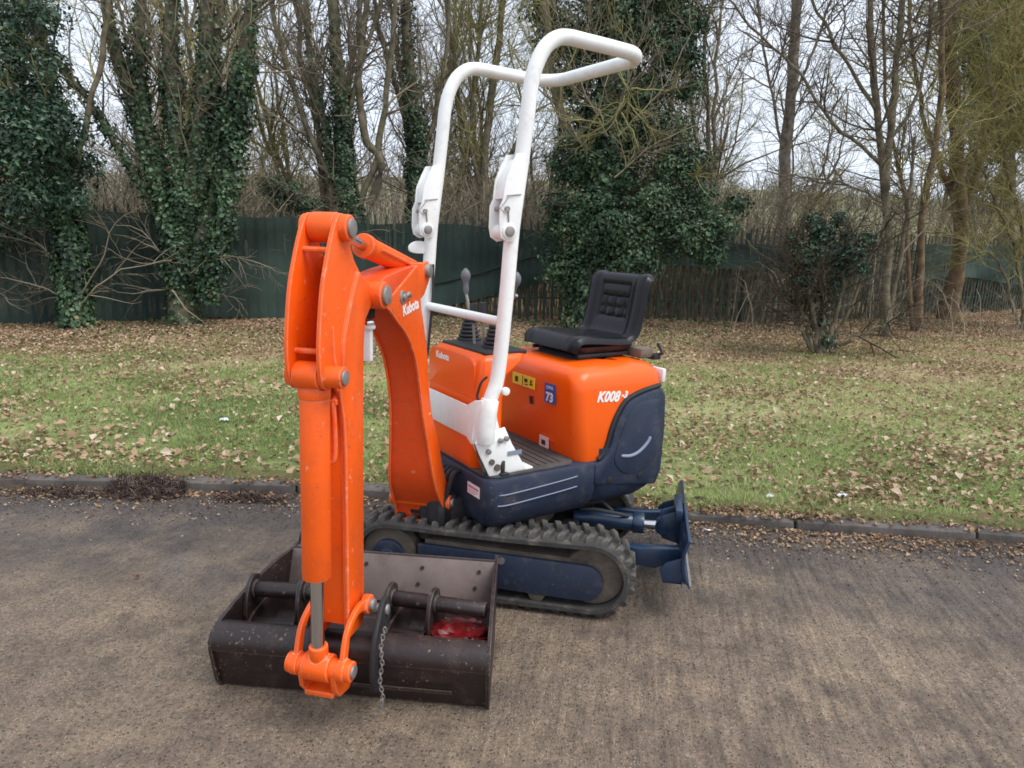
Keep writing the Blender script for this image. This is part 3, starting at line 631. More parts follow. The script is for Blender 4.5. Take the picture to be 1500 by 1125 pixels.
# --- boom
def bx2(lst):
    return [[(f[0], -h, f[1]), (f[0], h, f[1]), (b[0], h, b[1]), (b[0], -h, b[1])] for f, b, h in lst]
fr = smooth_curve([(-.022, .300), (.003, .383), (.085, .505), (.118, .66), (.148, .80), (.170, .90), (.215, 1.02), (.30, 1.123), (.40, 1.188), (.455, 1.225), (.505, 1.25)], 3)
bk = smooth_curve([(-.12, .295), (-.06, .43), (-.0, .545), (.02, .67), (.065, .80), (.085, .90), (.105, 1.03), (.14, 1.13), (.178, 1.22), (.195, 1.30), (.215, 1.362)], 3)
hw = np.interp(np.linspace(0, 10, len(fr)), range(11), [.105, .104, .094, .078, .064, .060, .060, .060, .060, .060, .058])
boom = MB().loft(bx2(list(zip(fr, bk, hw))))
boom.prism([(.215, 1.362), (.35, 1.352), (.49, 1.335), (.545, 1.31), (.56, 1.28), (.54, 1.245), (.505, 1.235)], -.058, .058)
boom = boom.build('boom', M['orange_shaded'], ex, .005, 40, M=BM)
for s in (1, -1):
    rg_ = []
    for i_, (f, b, h) in enumerate(zip(fr, bk, hw)):
        d_ = np.array(f[:2])-np.array(b[:2]); d_ /= np.hypot(*d_); f2 = np.array(f[:2])+d_*.007
        rg_.append([(f2[0], s*(h-.004), f2[1]), (f2[0], s*(h+.005), f2[1]), (b[0], s*(h+.005), b[1]), (b[0], s*(h-.004), b[1])])
    MB().loft(rg_).build('side_flange', M['orange'], boom, .0015, 40)
MB().prism([(.24, 1.37), (.19, 1.22), (.10, 1.25), (.045, 1.30), (.035, 1.345), (.06, 1.372), (.12, 1.365)], .038, .050).prism([(.24, 1.37), (.19, 1.22), (.10, 1.25), (.045, 1.30), (.035, 1.345), (.06, 1.372), (.12, 1.365)], -.050, -.038).build('cylinder_ear', M['orange'], boom, .003)
MB().cyl((.075, -.062, 1.337), (.075, .066, 1.337), .026).build('pin', M['steel'], boom, .004)
MB().cyl((-.015, -.130, .405), (-.015, .128, .405), .030).build('foot_boss', M['orange'], boom, .006)
MB().cyl((-.015, .126, .405), (-.015, .140, .405), .020).build('pin', M['steel'], boom, .003)
MB().prism([(-.012, .346), (-.006, .362), (.003, .362), (-.003, .346)], -.040, .040).build('slot', M['ink'], boom)
MB().prism([(-.022, .312), (-.016, .322), (.010, .322), (.004, .312)], -.075, .075).build('foot_lip', M['orange'], boom, .002)
lm = MB().box(.46, .485, -.030, .004, 1.06, 1.165).cyl((.475, -.01, 1.165), (.475, -.01, 1.180), .026, 20).build('work_lamp', M['white'], boom, .006)
MB().cyl((.475, -.01, 1.178), (.475, -.01, 1.195), .024, 20).build('lamp_rim', M['lamp'], lm, .004)
MB().box(.46, .49, -.01, .01, 1.20, 1.24).build('lamp_bracket', M['black'], boom, .002)
MB().cyl((.36, .052, 1.262), (.36, .069, 1.262), .024).cyl((.36, .06, 1.262), (.36, .078, 1.262), .012).tube([(.36, .07, 1.262), (.325, .074, 1.272), (.305, .072, 1.262)], .008, 8).build('grease_fitting', M['steel'], boom, .003)
text('Kubota', T3(.285, .0664, 1.222) @ Matrix.Rotation(R(6), 4, 'Y') @ LEFT, .052, M['letter'], parent=boom, off=.0012)
yl = MB().prism([(.075, .80), (.098, .80), (.06, .66), (.035, .66)], .0632, .0655).build('warning_sticker', M['yellow'], boom)
yl.location = (0, .004, 0)
# swing bracket and hoses
MB().box(.20, .44, -.06, .15, .30, .42).loft([rrect(.33, .46, -.03, .15, .05, .27), rrect(.33, .46, -.03, .15, .05, .43)]).cyl((.44, .06, .24), (.44, .06, .44), .035).build('swing_bracket', M['black'], ex, .008)
for k in range(5):
    y_ = -.03+.04*k
    MB().tube(smooth_curve([(.30, y_, .52), (.36, y_+.01, .50+.008*k), (.39, y_+.01, .46), (.40, y_, .40), (.37, y_, .36)], 4), .011, 8).build('hydraulic_hose', M['bellow'], ex)

# --- arm cylinder on top of the boom
a0, a1 = Vector((.075, 0, 1.337)), Vector((.765, 0, 1.479)); dd = (a1-a0).normalized()
ac = MB().tube([a0+dd*.03, a0+dd*.455], .034, 22).tube([a0+dd*.43, a0+dd*.462], .038, 22).cyl(a0+Vector((0, -.035, 0)), a0+Vector((0, .035, 0)), .030).build('arm_cylinder', M['orange'], ex, .005, M=BM)
MB().tube([a0+dd*.455, a0+dd*.66], .0165, 16).build('piston_rod', M['chrome'], ac)
MB().tube([a0+dd*.13+Vector((0, .036, .0)), a0+dd*.40+Vector((0, .036, 0))], .006, 8).build('pipe', M['orange'], ac)

# --- arm
po = smooth_curve([(.735, 1.505), (.765, 1.517), (.795, 1.508), (.828, 1.462), (.862, 1.392), (.888, 1.324), (.907, 1.231), (.915, 1.161), (.912, 1.100), (.895, 1.062), (.865, 1.048)], 3)
po += [(.835, 1.06), (.80, 1.02), (.782, .92), (.779, .80), (.783, .55), (.786, .30), (.770, .255), (.68, .25), (.655, .285), (.664, .343), (.660, .556), (.648, 1.0), (.640, 1.146), (.628, 1.215), (.575, 1.262), (.575, 1.310), (.65, 1.345), (.70, 1.392), (.728, 1.44)]
arm = MB()
for y0 in (-.052, .040): arm.prism(po, y0, y0+.012)
arm = arm.build('arm', M['orange'], ex, .003, M=BM)
MB().box(.762, .774, -.0402, .0402, .30, 1.02).box(.655, .667, -.0402, .0402, .30, 1.16).box(.70, .712, -.0402, .0402, 1.0, 1.40).box(.70, .77, -.0402, .0402, 1.0, 1.012).build('arm_box', M['orange'], arm, .002)
MB().tube([(.782, .0525, .30), (.779, .0525, .60), (.778, .0525, .85), (.785, .0525, .95), (.81, .0525, 1.05), (.84, .0525, 1.14), (.842, .0525, 1.22)], [.0045, .004, .005, .004, .005, .005, .003], 8).build('weld_bead', M['orange'], arm)
MB().tube(smooth_curve([(.685, .053, 1.355), (.716, .053, 1.309), (.752, .053, 1.245), (.782, .053, 1.18), (.79, .053, 1.12), (.785, .053, 1.04)], 5), [.009]*20+[.007, .006, .005, .004, .003, .002], 8).build('stiffening_rib', M['orange'], arm)
for x, z in ((.815, 1.42), (.872, 1.155)): MB().tube([(x, -.041, z), (x, .041, z)], .008, 10).build('cross_pin', M['orange'], arm)
MB().box(.713, .725, -.03, .03, 1.31, 1.38).build('rubber_stop', M['black'], arm, .004)
MB().cyl((.765, -.065, 1.479), (.765, .075, 1.479), .036, 24).build('top_boss', M['orange'], arm, .006)
MB().cyl((.765, .07, 1.479), (.765, .082, 1.479), .026, 20).build('pin', M['steel'], arm, .003)
MB().cyl((.765, -.037, 1.479), (.765, .037, 1.479), .041, 24).build('rod_eye', M['orange'], ac, .004)
MB().cyl((.55, -.09, 1.283), (.55, .083, 1.283), .042, 26).build('pivot_boss', M['orange'], arm, .006)
MB().cyl((.55, .08, 1.283), (.55, .094, 1.283), .030, 20).build('pin', M['steel'], arm, .004)
MB().cyl((.875, -.062, 1.090), (.875, .10, 1.090), .030, 22).build('cylinder_boss', M['orange'], arm, .004)
MB().cyl((.875, .098, 1.090), (.875, .106, 1.090), .021, 18).build('pin', M['steel'], arm, .003)
MB().tube(smooth_curve([(.79, -.004, 1.035), (.81, -.004, 1.01), (.806, -.004, .93), (.806, -.002, .86), (.808, .010, .83), (.808, .028, .83), (.806, .034, .86), (.806, .034, .93), (.81, .034, 1.0), (.79, .034, 1.02)], 4), .0075, 10).build('steel_pipe', M['orange'], arm)
MB().box(.785, .815, -.02, .045, .995, 1.012).build('pipe_clamp', M['orange'], arm, .003)

# --- bucket cylinder and linkage
bc = MB().tube([(.853, 0, 1.045), (.868, 0, .498)], .041, 26).tube([(.853, 0, 1.05), (.8545, 0, 1.02)], .044, 26).cyl((.875, -.036, 1.090), (.875, .036, 1.090), .038, 22).box(.845, .89, -.03, .03, 1.04, 1.08).build('bucket_cylinder', M['orange'], ex, .005, M=BM)
MB().tube([(.868, 0, .50), (.872, 0, .28)], .0195, 20).build('piston_rod', M['chrome'], bc)
MB().cyl((.866, -.045, .212), (.866, .04, .212), .041, 24).tube([(.871, 0, .285), (.868, 0, .235)], .028, 16).build('rod_eye', M['orange'], bc, .005)
lk = MB().cyl((.866, -.10, .212), (.866, .105, .212), .030, 22).build('linkage_pin', M['orange'], ex, .004, M=BM)
MB().cyl((.866, .10, .212), (.866, .112, .212), .020, 16).build('pin_head', M['steel'], lk, .004)
for s in (1, -1):
    cp = smooth_curve([(.690, .330), (.745, .347), (.795, .338), (.838, .300), (.866, .212)], 4)
    cp = [np.array(p) for p in cp]; up = []; dn = []
    for i, p in enumerate(cp):
        t_ = cp[min(i+1, len(cp)-1)]-cp[max(i-1, 0)]; t_ /= np.hypot(*t_); n_ = np.array([-t_[1], t_[0]]); w_ = .011+.007*abs(2*i/(len(cp)-1)-1)
        up.append(tuple(p+n_*w_)); dn.append(tuple(p-n_*w_))
    g = MB().prism(up+dn[::-1], s*.073-.007, s*.073+.007).cyl((.866, s*.062, .212), (.866, s*.086, .212), .034).cyl((.690, s*.062, .330), (.690, s*.086, .330), .030).build('guide_link', M['orange'], ex, .003, M=BM)
    MB().cyl((.690, s*.080, .330), (.690, s*.100, .330), .019, 14).build('pin_head', M['steel'], g, .004)
h_ol = [(.895, .205), (.885, .150), (.86, .118), (.80, .105), (.77, .13), (.79, .17), (.84, .19)]
MB().prism(h_ol, .045, .062).prism(h_ol, -.058, -.045).box(.80, .878, -.046, .046, .118, .135).build('bucket_link', M['orange'], ex, .004, M=BM)

# --- the wide grading bucket on the arm
sec = [(-.545, .250), (-.525, .215), (-.475, .075), (-.44, .025), (-.38, .008), (-.20, .004), (-.05, .004)]
sec2 = [(-.05, .004), (-.016, .006), (-.010, .014), (.022, .148)]+smooth_curve([(.033, .156), (.036, .178), (.026, .205), (.004, .222), (-.024, .226), (-.045, .220)], 4)
sec = sec+sec2[1:]
def thick(sec, t):
    P = [np.array(p) for p in sec]; o = []
    for i, p in enumerate(P):
        d_ = P[min(i+1, len(P)-1)]-P[max(i-1, 0)]; d_ /= np.hypot(*d_); o.append(tuple(p+np.array([-d_[1], d_[0]])*t))
    return o
inn = thick(sec, .010)
hwf = lambda x: .437+(x)*.075
ringL = [(p[0], -hwf(p[0]), p[1]) for p in sec]+[(p[0], -hwf(p[0])+.004, p[1]) for p in inn[::-1]]
ringR = [(p[0], -1, p[1]) for p in sec]
n_ = len(sec)
bkt = MB()
bkt.add([(p[0], -hwf(p[0]), p[1]) for p in sec]+[(p[0], hwf(p[0]), p[1]) for p in sec]+[(p[0], -hwf(p[0]), p[1]) for p in inn]+[(p[0], hwf(p[0]), p[1]) for p in inn],
        [(i, i+1, n_+i+1, n_+i) for i in range(n_-1)]+[(2*n_+i, 3*n_+i, 3*n_+i+1, 2*n_+i+1) for i in range(n_-1)]+[(0, n_, 3*n_, 2*n_), (n_-1, 3*n_-1, 4*n_-1, 2*n_-1)])
bucket = bkt.build('grading_bucket', M['bucket'], ex, 0, 30, M=KM)
so_ = [(-.565, .262), (-.545, .25), (-.40, .262), (-.20, .258), (-.10, .245), (-.02, .228), (.018, .214), (.036, .185), (.034, .15), (.022, .09), (.010, .035), (-.012, -.0), (-.05, -.002), (-.40, .0), (-.46, .02), (-.49, .07), (-.56, .225)]
for s in (1, -1):
    v = [(p[0], s*(hwf(p[0])-.001), p[1]) for p in so_]+[(p[0], s*(hwf(p[0])+.011), p[1]) for p in so_]; k = len(so_)
    MB().add(v, [tuple(range(k)), tuple(range(2*k-1, k-1, -1))]+[(i, (i+1) % k, (i+1) % k+k, i+k) for i in range(k)]).build('side_plate', M['bucket'], bucket, .002)
MB().add([(-.532, -.398, .247), (-.532, .398, .247), (-.474, .402, .088), (-.474, -.402, .088), (-.522, -.398, .25), (-.522, .398, .25), (-.463, .402, .09), (-.463, -.402, .09)],
         [(0, 1, 2, 3), (7, 6, 5, 4), (0, 4, 5, 1), (3, 2, 6, 7), (0, 3, 7, 4), (1, 5, 6, 2)]).build('cutting_plate', M['wornsteel'], bucket, .002)
for y_ in (-.33, -.10, .12, .34):
    for t_, dy in ((.22, 0), (.58, -.012)):
        x_ = -.522+(.059)*t_; z_ = .25-.16*t_
        MB().cyl((x_+.0, y_+dy, z_), (x_+.0045, y_+dy, z_+.0015), .0075, 12).build('bolt_hole', M['ink'], bucket)
MB().prism([(.023, .062), (.027, .062), (.030, .074), (.026, .074)], -.12, .33, Matrix.Translation((-.010, 0, 0))).build('stiffening_strip', M['bucket'], bucket)
for y_ in (-.105, .095):
    MB().prism(smooth_curve([(.045, .07), (.075, .10), (.085, .16), (.065, .24), (.01, .30), (-.05, .335), (-.10, .31), (-.11, .24), (-.04, .215), (.028, .20), (.03, .12)], 3, True), y_-.008, y_+.008).build('hanger', M['black'], bucket, .003)
MB().cyl((-.06, -.112, .292), (-.06, .110, .292), .017, 18).build('bucket_pin', M['steel'], bucket, .003)
MB().tube(smooth_curve([(-.49, -.36, .285), (-.50, -.35, .33), (-.505, -.33, .36), (-.50, -.305, .35), (-.49, -.31, .30)], 4), .006, 8).tube(smooth_curve([(-.48, -.33, .27), (-.47, -.30, .30), (-.46, -.28, .27), (-.47, -.27, .24)], 4), .006, 8).build('lifting_shackle', M['bellow'], bucket)

# --- light chain hanging from the bucket pin
chain = empty('safety_chain'); chain.parent = ex; chain.matrix_local = KM
cpts = smooth_curve([(.078, .135, .305), (.095, .128, .26), (.098, .132, .21), (.100, .126, .15), (.095, .132, .09), (.09, .124, .05)], 4)
def link_ring():
    P = [(0, .0048*cos(a), .0100*sin(a)) for a in np.linspace(0, 2*pi, 11)[:-1]]; mb = MB(); V = []; F = []
    for i, p in enumerate(P):
        a = 2*pi*i/10
        for k in range(5):
            b_ = 2*pi*k/5; V.append((.0021*sin(b_), p[1]+.0021*cos(b_)*cos(a), p[2]+.0021*cos(b_)*sin(a)))
    F = [(i*5+k, i*5+(k+1) % 5, ((i+1) % 10)*5+(k+1) % 5, ((i+1) % 10)*5+k) for i in range(10) for k in range(5)]
    return mb.add(V, F).mesh('chain_link', M['steel'])
lkm = link_ring()
for i, p in enumerate(cpts): link_mesh('chain_link', lkm, chain, Matrix.Translation(Vector(p)) @ Matrix.Rotation(pi/2*(i % 2)+.3, 4, 'Z') @ Matrix.Rotation(.25*sin(i), 4, 'X'))

# --- two narrow buckets lying in the wide one
KW = exw @ KM
def nested(name, label, y0, y1, x_, rz, tube_to, zt, w2):
    o = empty(name); o.matrix_world = KW @ T3(x_, (y0+y1)/2, .016) @ Matrix.Rotation(rz, 4, 'Z'); h = (y1-y0)/2
    tag(o, label, 'digging bucket', 'narrow digging buckets lying in the wide bucket')
    sh = smooth_curve([(-.17, .12), (-.15, .03), (-.06, .0), (.06, .005), (.12, .06), (.13, .13)], 4)
    p2 = thick(sh, .009); n = len(sh); hh = h*w2
    MB().add([(p[0], -hh, p[1]) for p in sh]+[(p[0], hh, p[1]) for p in sh]+[(p[0], -hh, p[1]) for p in p2]+[(p[0], hh, p[1]) for p in p2],
             [(i, i+1, n+i+1, n+i) for i in range(n-1)]+[(2*n+i, 3*n+i, 3*n+i+1, 2*n+i+1) for i in range(n-1)]+[(0, n, 3*n, 2*n), (n-1, 3*n-1, 4*n-1, 2*n-1)]).build('shell', M['bucket'], o, 0, 30)
    for s in (1, -1):
        MB().prism(sh+[(.05, .155), (-.1, .15)], s*hh-.004, s*hh+.004).build('side_plate', M['bucket'], o, .001)
        ear = smooth_curve([(.05, .06), (.085, .14), (.075, .215), (.045, .262), (.0, .272), (-.045, .24), (-.05, .16), (-.04, .08)], 3, True)
        e = MB().prism(ear, s*h-.007, s*h+.007).build('ear', M['bucket'], o, .003)
        MB().cyl((.012, s*h-.016, .222), (.012, s*h+.016, .222), .034, 18).build('boss', M['bucket'], e, .003)
        MB().cyl((.035, s*h-.0165, .105), (.035, s*h+.0165, .105), .010, 10).cyl((.012, s*h-.018, .246), (.012, s*h+.018, .246), .007, 10).build('hole', M['wornsteel'], e)
    MB().tube([(.012, -h, .222), (.012, tube_to, .222)], .027, 20).build('pin_tube', M['bucket'], o, .003)
    MB().tube([(.035, -h, .105), (.035, h, .105)], .020, 16).build('lower_pin', M['bucket'], o, .003)
    return o
nested('digging_bucket', 'narrow dark digging bucket at the left end inside the wide bucket', -.418, -.24, -.235, R(2), .25, .2, .85)
nested('digging_bucket', 'dark digging bucket with a long pin tube at the right end inside the wide bucket', .07, .225, -.235, R(-6), .262, .2, .8)
rg = MB()
gx = []
r_ = empty('red_bag'); r_.matrix_world = KW @ T3(-.17, .322, .135); tag(r_, 'crumpled red plastic bag stuffed inside the right end of the wide bucket', 'bag')
V = []; F = []; na, nb = 34, 40
for i in range(na+1):
    for k in range(nb):
        th = pi*i/na; ph = 2*pi*k/nb
        rr_ = 1+.05*sin(5*th+3*ph)+.09*sin(9*ph+7*th)+.07*sin(17*ph+11*th)
        V.append((.075*np.sign(cos(ph))*abs(sin(th)*cos(ph))**.6*rr_, .095*np.sign(cos(th))*abs(cos(th))**.6*rr_, .045*np.sign(sin(ph))*abs(sin(th)*sin(ph))**.6*rr_))
F = [(i*nb+k, i*nb+(k+1) % nb, (i+1)*nb+(k+1) % nb, (i+1)*nb+k) for i in range(na) for k in range(nb)]
MB().add(V, F).build('film', M['red'], r_, 0, 25)

# ------------------------------------------------------------------ fence with green screening
FP = [(-15, 8.2), (-7.2, 9.85), (-5.65, 10.45), (-3.7, 11.4), (-1.5, 12.05), (.3, 12.35), (2.2, 12.5), (4.2, 12.7), (7.7, 14.5), (11.7, 17.1), (17, 21)]
FX = np.array([p[0] for p in FP]); FY = np.array([p[1] for p in FP])
fc = np.concatenate([[0], np.cumsum(np.hypot(np.diff(FX), np.diff(FY)))])
def fpos(s_): return float(np.interp(s_, fc, FX)), float(np.interp(s_, fc, FY))
pale_m = mat('green_fence_paint', s2l((56, 72, 62)), .7, var=.4, vscale=3, dirt=s2l((88, 86, 72)), dirt_amt=.6, dscale=5, bump=.1)
def strip(name, y0, y1, zf, m, label, cat, nx=900, ny=10, seed=1):
    xs = np.linspace(-8, 8, nx); V = []
    for j in range(ny+1):
        v = j/ny; yy = kerb_y(xs)+y0+(y1-y0)*v; V.append(np.stack([xs, yy, zf(xs, v, yy)], 1))
    V = np.concatenate(V); F = np.array([(j*nx+i, j*nx+i+1, (j+1)*nx+i+1, (j+1)*nx+i) for j in range(ny) for i in range(nx-1)])
    tag(link_mesh(name, np_mesh(name, V, F, m, smooth=True)), label, cat, kind='stuff')
soil_m = ground_material('gutter_soil', [(.3, (48, 42, 36)), (.5, (70, 62, 54)), (.62, (92, 82, 70)), (.75, (84, 84, 58))], 7, 1.0)
def wob(x, k=1.0): return .5+.22*np.sin(x*2.3*k+1)+.16*np.sin(x*5.9*k)+.12*np.sin(x*13.7*k+2)
def gut(xs, v, yy):
    e = wob(xs); r = np.clip(v-(1-e), 0, 1)/np.maximum(e, .05); return -.006+.034*r**1.4*e+.006*np.sin(xs*47+yy*60)*r+.004*np.sin(xs*91-yy*83)*r
strip('gutter_soil', -.17, .004, gut, soil_m, 'dark soil and silt banked against the foot of the kerb', 'soil')
moss_m = ground_material('kerb_moss', [(.3, (60, 60, 40)), (.45, (88, 90, 54)), (.6, (104, 100, 66)), (.75, (84, 70, 54))], 9, 1.0)
def edg(xs, v, yy):
    e = wob(xs+4, 1.3); r = np.clip(v-(1-e)*.8, 0, 1); return .040+.030*np.minimum(r*3, 1)+.006*np.sin(xs*39+yy*70)*r
strip('verge_edge_moss', .02, .20, edg, moss_m, 'moss and soil creeping from the grass over the back of the kerb', 'moss', seed=2)
fence = empty('palisade_fence'); tag(fence, 'green steel palisade fence running along the back of the grass verge', 'fence')
pm = MB(); ol = [(-.026, 0), (-.023, .012), (-.008, .004), (.008, .004), (.023, .012), (.026, 0), (.012, -.006), (-.012, -.006)]
n = len(ol); v = []
for z in (.02, 1.58): v += [(x, y, z) for x, y in ol]
v += [(x*.72, y, 1.66) for x, y in ol]+[(x*.15, y, 1.74) for x, y in ol]
pm.add(v, [(r*n+i, r*n+(i+1) % n, (r+1)*n+(i+1) % n, (r+1)*n+i) for r in range(3) for i in range(n)])
pale_me = pm.mesh('pale', pale_m)
fr_ = random.Random(5); s_ = fc[-1]*.0+1.5; k = 0
while s_ < fc[-1]-1:
    x, y = fpos(s_); x2, y2 = fpos(s_+.05); a = math.atan2(y2-y, x2-x)
    if abs(x) < y*.80+1:
        o = link_mesh('pale', pale_me, fence); o.location = (x, y, LZ-.02+fr_.uniform(-.015, .015)); o.rotation_euler = (fr_.uniform(-.01, .01), fr_.uniform(-.012, .012), a)
    if k % 18 == 0:
        p = MB().box(-.03, .03, .06, .11, 0, 1.62).build('post', pale_m, fence, .003); p.location = (x, y, LZ); p.rotation_euler = (0, 0, a)
    s_ += .145; k += 1
for zz in (.38, 1.38):
    mb = MB(); pts = [fpos(q) for q in np.arange(1, fc[-1]-1, .8)]
    mb.tube([(x, y+.035, zz+LZ) for x, y in pts], .022, 4).build('rail', pale_m, fence)
# screening net, tied to the near side of the pales
net_m = bpy.data.materials.new('green_screen_net'); net_m.use_nodes = True; t = net_m.node_tree; b = t.nodes['Principled BSDF']
L = t.links.new; tc = t.nodes.new('ShaderNodeTexCoord')
n1 = t.nodes.new('ShaderNodeTexNoise'); n1.inputs['Scale'].default_value = 1.1; n1.inputs['Detail'].default_value = 7; L(tc.outputs['Object'], n1.inputs['Vector'])
r1 = t.nodes.new('ShaderNodeValToRGB'); r1.color_ramp.elements[0].position = .35; r1.color_ramp.elements[1].position = .7
r1.color_ramp.elements[0].color = (*s2l((40, 54, 51)), 1); r1.color_ramp.elements[1].color = (*s2l((62, 78, 71)), 1)
L(n1.outputs['Fac'], r1.inputs['Fac']); L(r1.outputs['Color'], b.inputs['Base Color']); b.inputs['Roughness'].default_value = .8; b.inputs['Specular IOR Level'].default_value = .15
tr = t.nodes.new('ShaderNodeBsdfTransparent'); ms = t.nodes.new('ShaderNodeMixShader'); ms.inputs[0].default_value = .10
L(b.outputs[0], ms.inputs[1]); L(tr.outputs[0], ms.inputs[2]); L(ms.outputs[0], t.nodes['Material Output'].inputs['Surface'])
def net(name, s0, s1, ztop, zbot, label, n=None, seed=1):
    n = n or int((s1-s0)/.06); m_ = 26; V = []
    q = np.random.default_rng(seed); ph = q.uniform(0, 6.28, 8)
    for i in range(n+1):
        u = i/n; s_ = s0+(s1-s0)*u; x, y = fpos(s_); x2, y2 = fpos(s_+.05); a = math.atan2(y2-y, x2-x)
        zt, zb = ztop(u)+.008*sin(s_*7), zbot(u)
        for k in range(m_+1):
            v_ = k/m_; z = zt*(1-v_)+zb*v_
            off = -.022-.004*sin(s_*6.3*pi/.9+ph[0])-.016*sin(s_*.9+3*v_+ph[4])*sin(v_*7+s_*.7)-.022*v_*sin(s_*2.1+ph[1]+2*v_)-.012*sin(9*v_+s_*1.3+ph[2])-.045*v_**3*(1+sin(s_*3.3+ph[3]))-.012*sin(s_*11+4*v_)
            V.append((x-sin(a)*off*-1*-1, y+cos(a)*off, z+LZ))
    V = np.array(V); w_ = m_+1
    F = np.array([(i*w_+k, (i+1)*w_+k, (i+1)*w_+k+1, i*w_+k+1) for i in range(n) for k in range(m_)])
    o = link_mesh(name, np_mesh(name, V, F, net_m, smooth=True)); tag(o, label, 'screening net'); return o
def s_at(x): return float(np.interp(x, FX, fc))
net('screening_net', s_at(-14), s_at(-3.2), lambda u: 1.60+.012*sin(u*40), lambda u: .02+.03*sin(u*17), 'dark green screening net covering the left stretch of fence down to the grass', seed=2)
net('screening_net', s_at(-3.25), s_at(.75), lambda u: 1.57-.02*sin(u*9), lambda u: .05+1.02*max(0, u-.28)**1.25, 'green screening net hanging slack and torn along its lower edge behind the roll bar', seed=3)
net('screening_net', s_at(2.6), s_at(6.3), lambda u: 1.52-.10*sin(u*pi), lambda u: 1.02-.12*u, 'rolled up strip of green screening net on the upper fence right of the ivy tree', seed=4)
net('screening_net', s_at(8.4), s_at(15.5), lambda u: 1.55, lambda u: .75+.1*sin(u*8), 'green screening net on the far right end of the fence', seed=5)
# slack folded edge of the torn net: a dark roll running down from the post
sp_ = [fpos(s_at(x)) for x in (-2.2, -1.4, -.7, 0, .8)]
MB().tube(smooth_curve([(p[0], p[1]-.07, LZ+z) for p, z in zip(sp_, (.42, .58, .76, 1.0, 1.22))], 6), .022, 6).build('net_hem', mat('dark_hem', s2l((26, 34, 32)), .8)); tag(bpy.data.objects['net_hem'], 'dark rolled lower hem of the torn screening net sloping up towards the ivy tree', 'net hem')

# ------------------------------------------------------------------ trees
def frames(P):                                              # P (m, n, 3) -> normals u, v
    T = np.empty_like(P); T[:, 1:-1] = P[:, 2:]-P[:, :-2]; T[:, 0] = P[:, 1]-P[:, 0]; T[:, -1] = P[:, -1]-P[:, -2]
    T /= np.linalg.norm(T, axis=2, keepdims=True)+1e-9
    ref = np.where(np.abs(T[..., 2:3]) > .9, np.array([1., 0, 0]), np.array([0, 0, 1.]))
    ref = ref[:, :1].repeat(P.shape[1], 1)
    U = np.cross(T, ref); U /= np.linalg.norm(U, axis=2, keepdims=True)+1e-9
    return U, np.cross(T, U)
class Limbs:
    def __init__(s): s.g = {}
    def add(s, P, r, sides): s.g.setdefault((len(P), sides), []).append((P, r))
    def count(s): return sum(len(v) for v in s.g.values())
    def mesh(s, name, m, tint=None):
        VV = []; FF = []; o = 0; CC = []
        for (n, k), L_ in s.g.items():
            P = np.array([a for a, b in L_]); Rr = np.array([b for a, b in L_]); U, W = frames(P)
            an = 2*np.pi*np.arange(k)/k
            V = P[:, :, None]+Rr[:, :, None, None]*(U[:, :, None]*np.cos(an)[None, None, :, None]+W[:, :, None]*np.sin(an)[None, None, :, None])
            mcount = len(L_); base = o+np.arange(mcount)[:, None, None]*n*k+np.arange(n-1)[None, :, None]*k; kk = np.arange(k)[None, None]
            a_ = base+kk; b_ = base+(kk+1) % k
            FF.append(np.stack([a_, b_, b_+k, a_+k], -1).reshape(-1, 4)); VV.append(V.reshape(-1, 3)); o += mcount*n*k
            CC.append(np.repeat(rng.random(mcount), n*k))
        return np_mesh(name, np.concatenate(VV), np.concatenate(FF), m, np.concatenate(CC), smooth=True)
def spline(pts, n):
    pts = np.array(pts, float)
    q = np.array(smooth_curve(pts, 8)); d = np.concatenate([[0], np.cumsum(np.linalg.norm(np.diff(q, axis=0), axis=1))])
    s_ = np.linspace(0, d[-1], n); return np.stack([np.interp(s_, d, q[:, i]) for i in range(3)], 1), d[-1]
def perp_dir(T, ang, az):
    T = T/np.linalg.norm(T); a = np.cross(T, [0, 0, 1.]);
    if np.linalg.norm(a) < .1: a = np.cross(T, [1., 0, 0])
    a /= np.linalg.norm(a); b = np.cross(T, a)
    return T*cos(ang)+(a*cos(az)+b*sin(az))*sin(ang)
def grow(lb, P, r, level, maxl, dens, lenf, up, q, wig=.12, angs=(.5, 1.1), start=.25, minr=.0022, cols=None):
    """children along polyline P with radii r"""
    seg = np.linalg.norm(np.diff(P, axis=0), axis=1); Ltot = seg.sum()
    nchild = q.poisson(dens[level]*Ltot*(1-start)) if level < len(dens) else 0
    cum = np.concatenate([[0], np.cumsum(seg)])/Ltot
    for c in range(nchild):
        t_ = start+(1-start)*q.random()**.9
        p = np.array([np.interp(t_, cum, P[:, i]) for i in range(3)]); rr = np.interp(t_, cum, r)
        i = min(np.searchsorted(cum, t_), len(P)-1); T = P[i]-P[i-1]
        d_ = perp_dir(T, q.uniform(*angs), q.uniform(0, 2*pi))
        Lc = lenf[level]*q.uniform(.5, 1.25)*(1-.45*t_); r0 = min(rr*.75, max(minr, Lc*.013+.0015))
        n = 7 if level < 2 else 5
        pts = [p]; dd_ = d_/np.linalg.norm(d_)
        for k in range(n-1):
            dd_ = dd_+q.normal(0, wig, 3)+np.array([0, 0, up*.12]); dd_ /= np.linalg.norm(dd_); pts.append(pts[-1]+dd_*Lc/(n-1))
        PC = np.array(pts); rc = np.linspace(r0, max(minr*.55, r0*.25), n)
        lb.add(PC, rc, 6 if r0 > .03 else (4 if r0 > .009 else 3))
        if level+1 < maxl: grow(lb, PC, rc, level+1, maxl, dens, lenf, up, q, wig, angs, .12, minr)
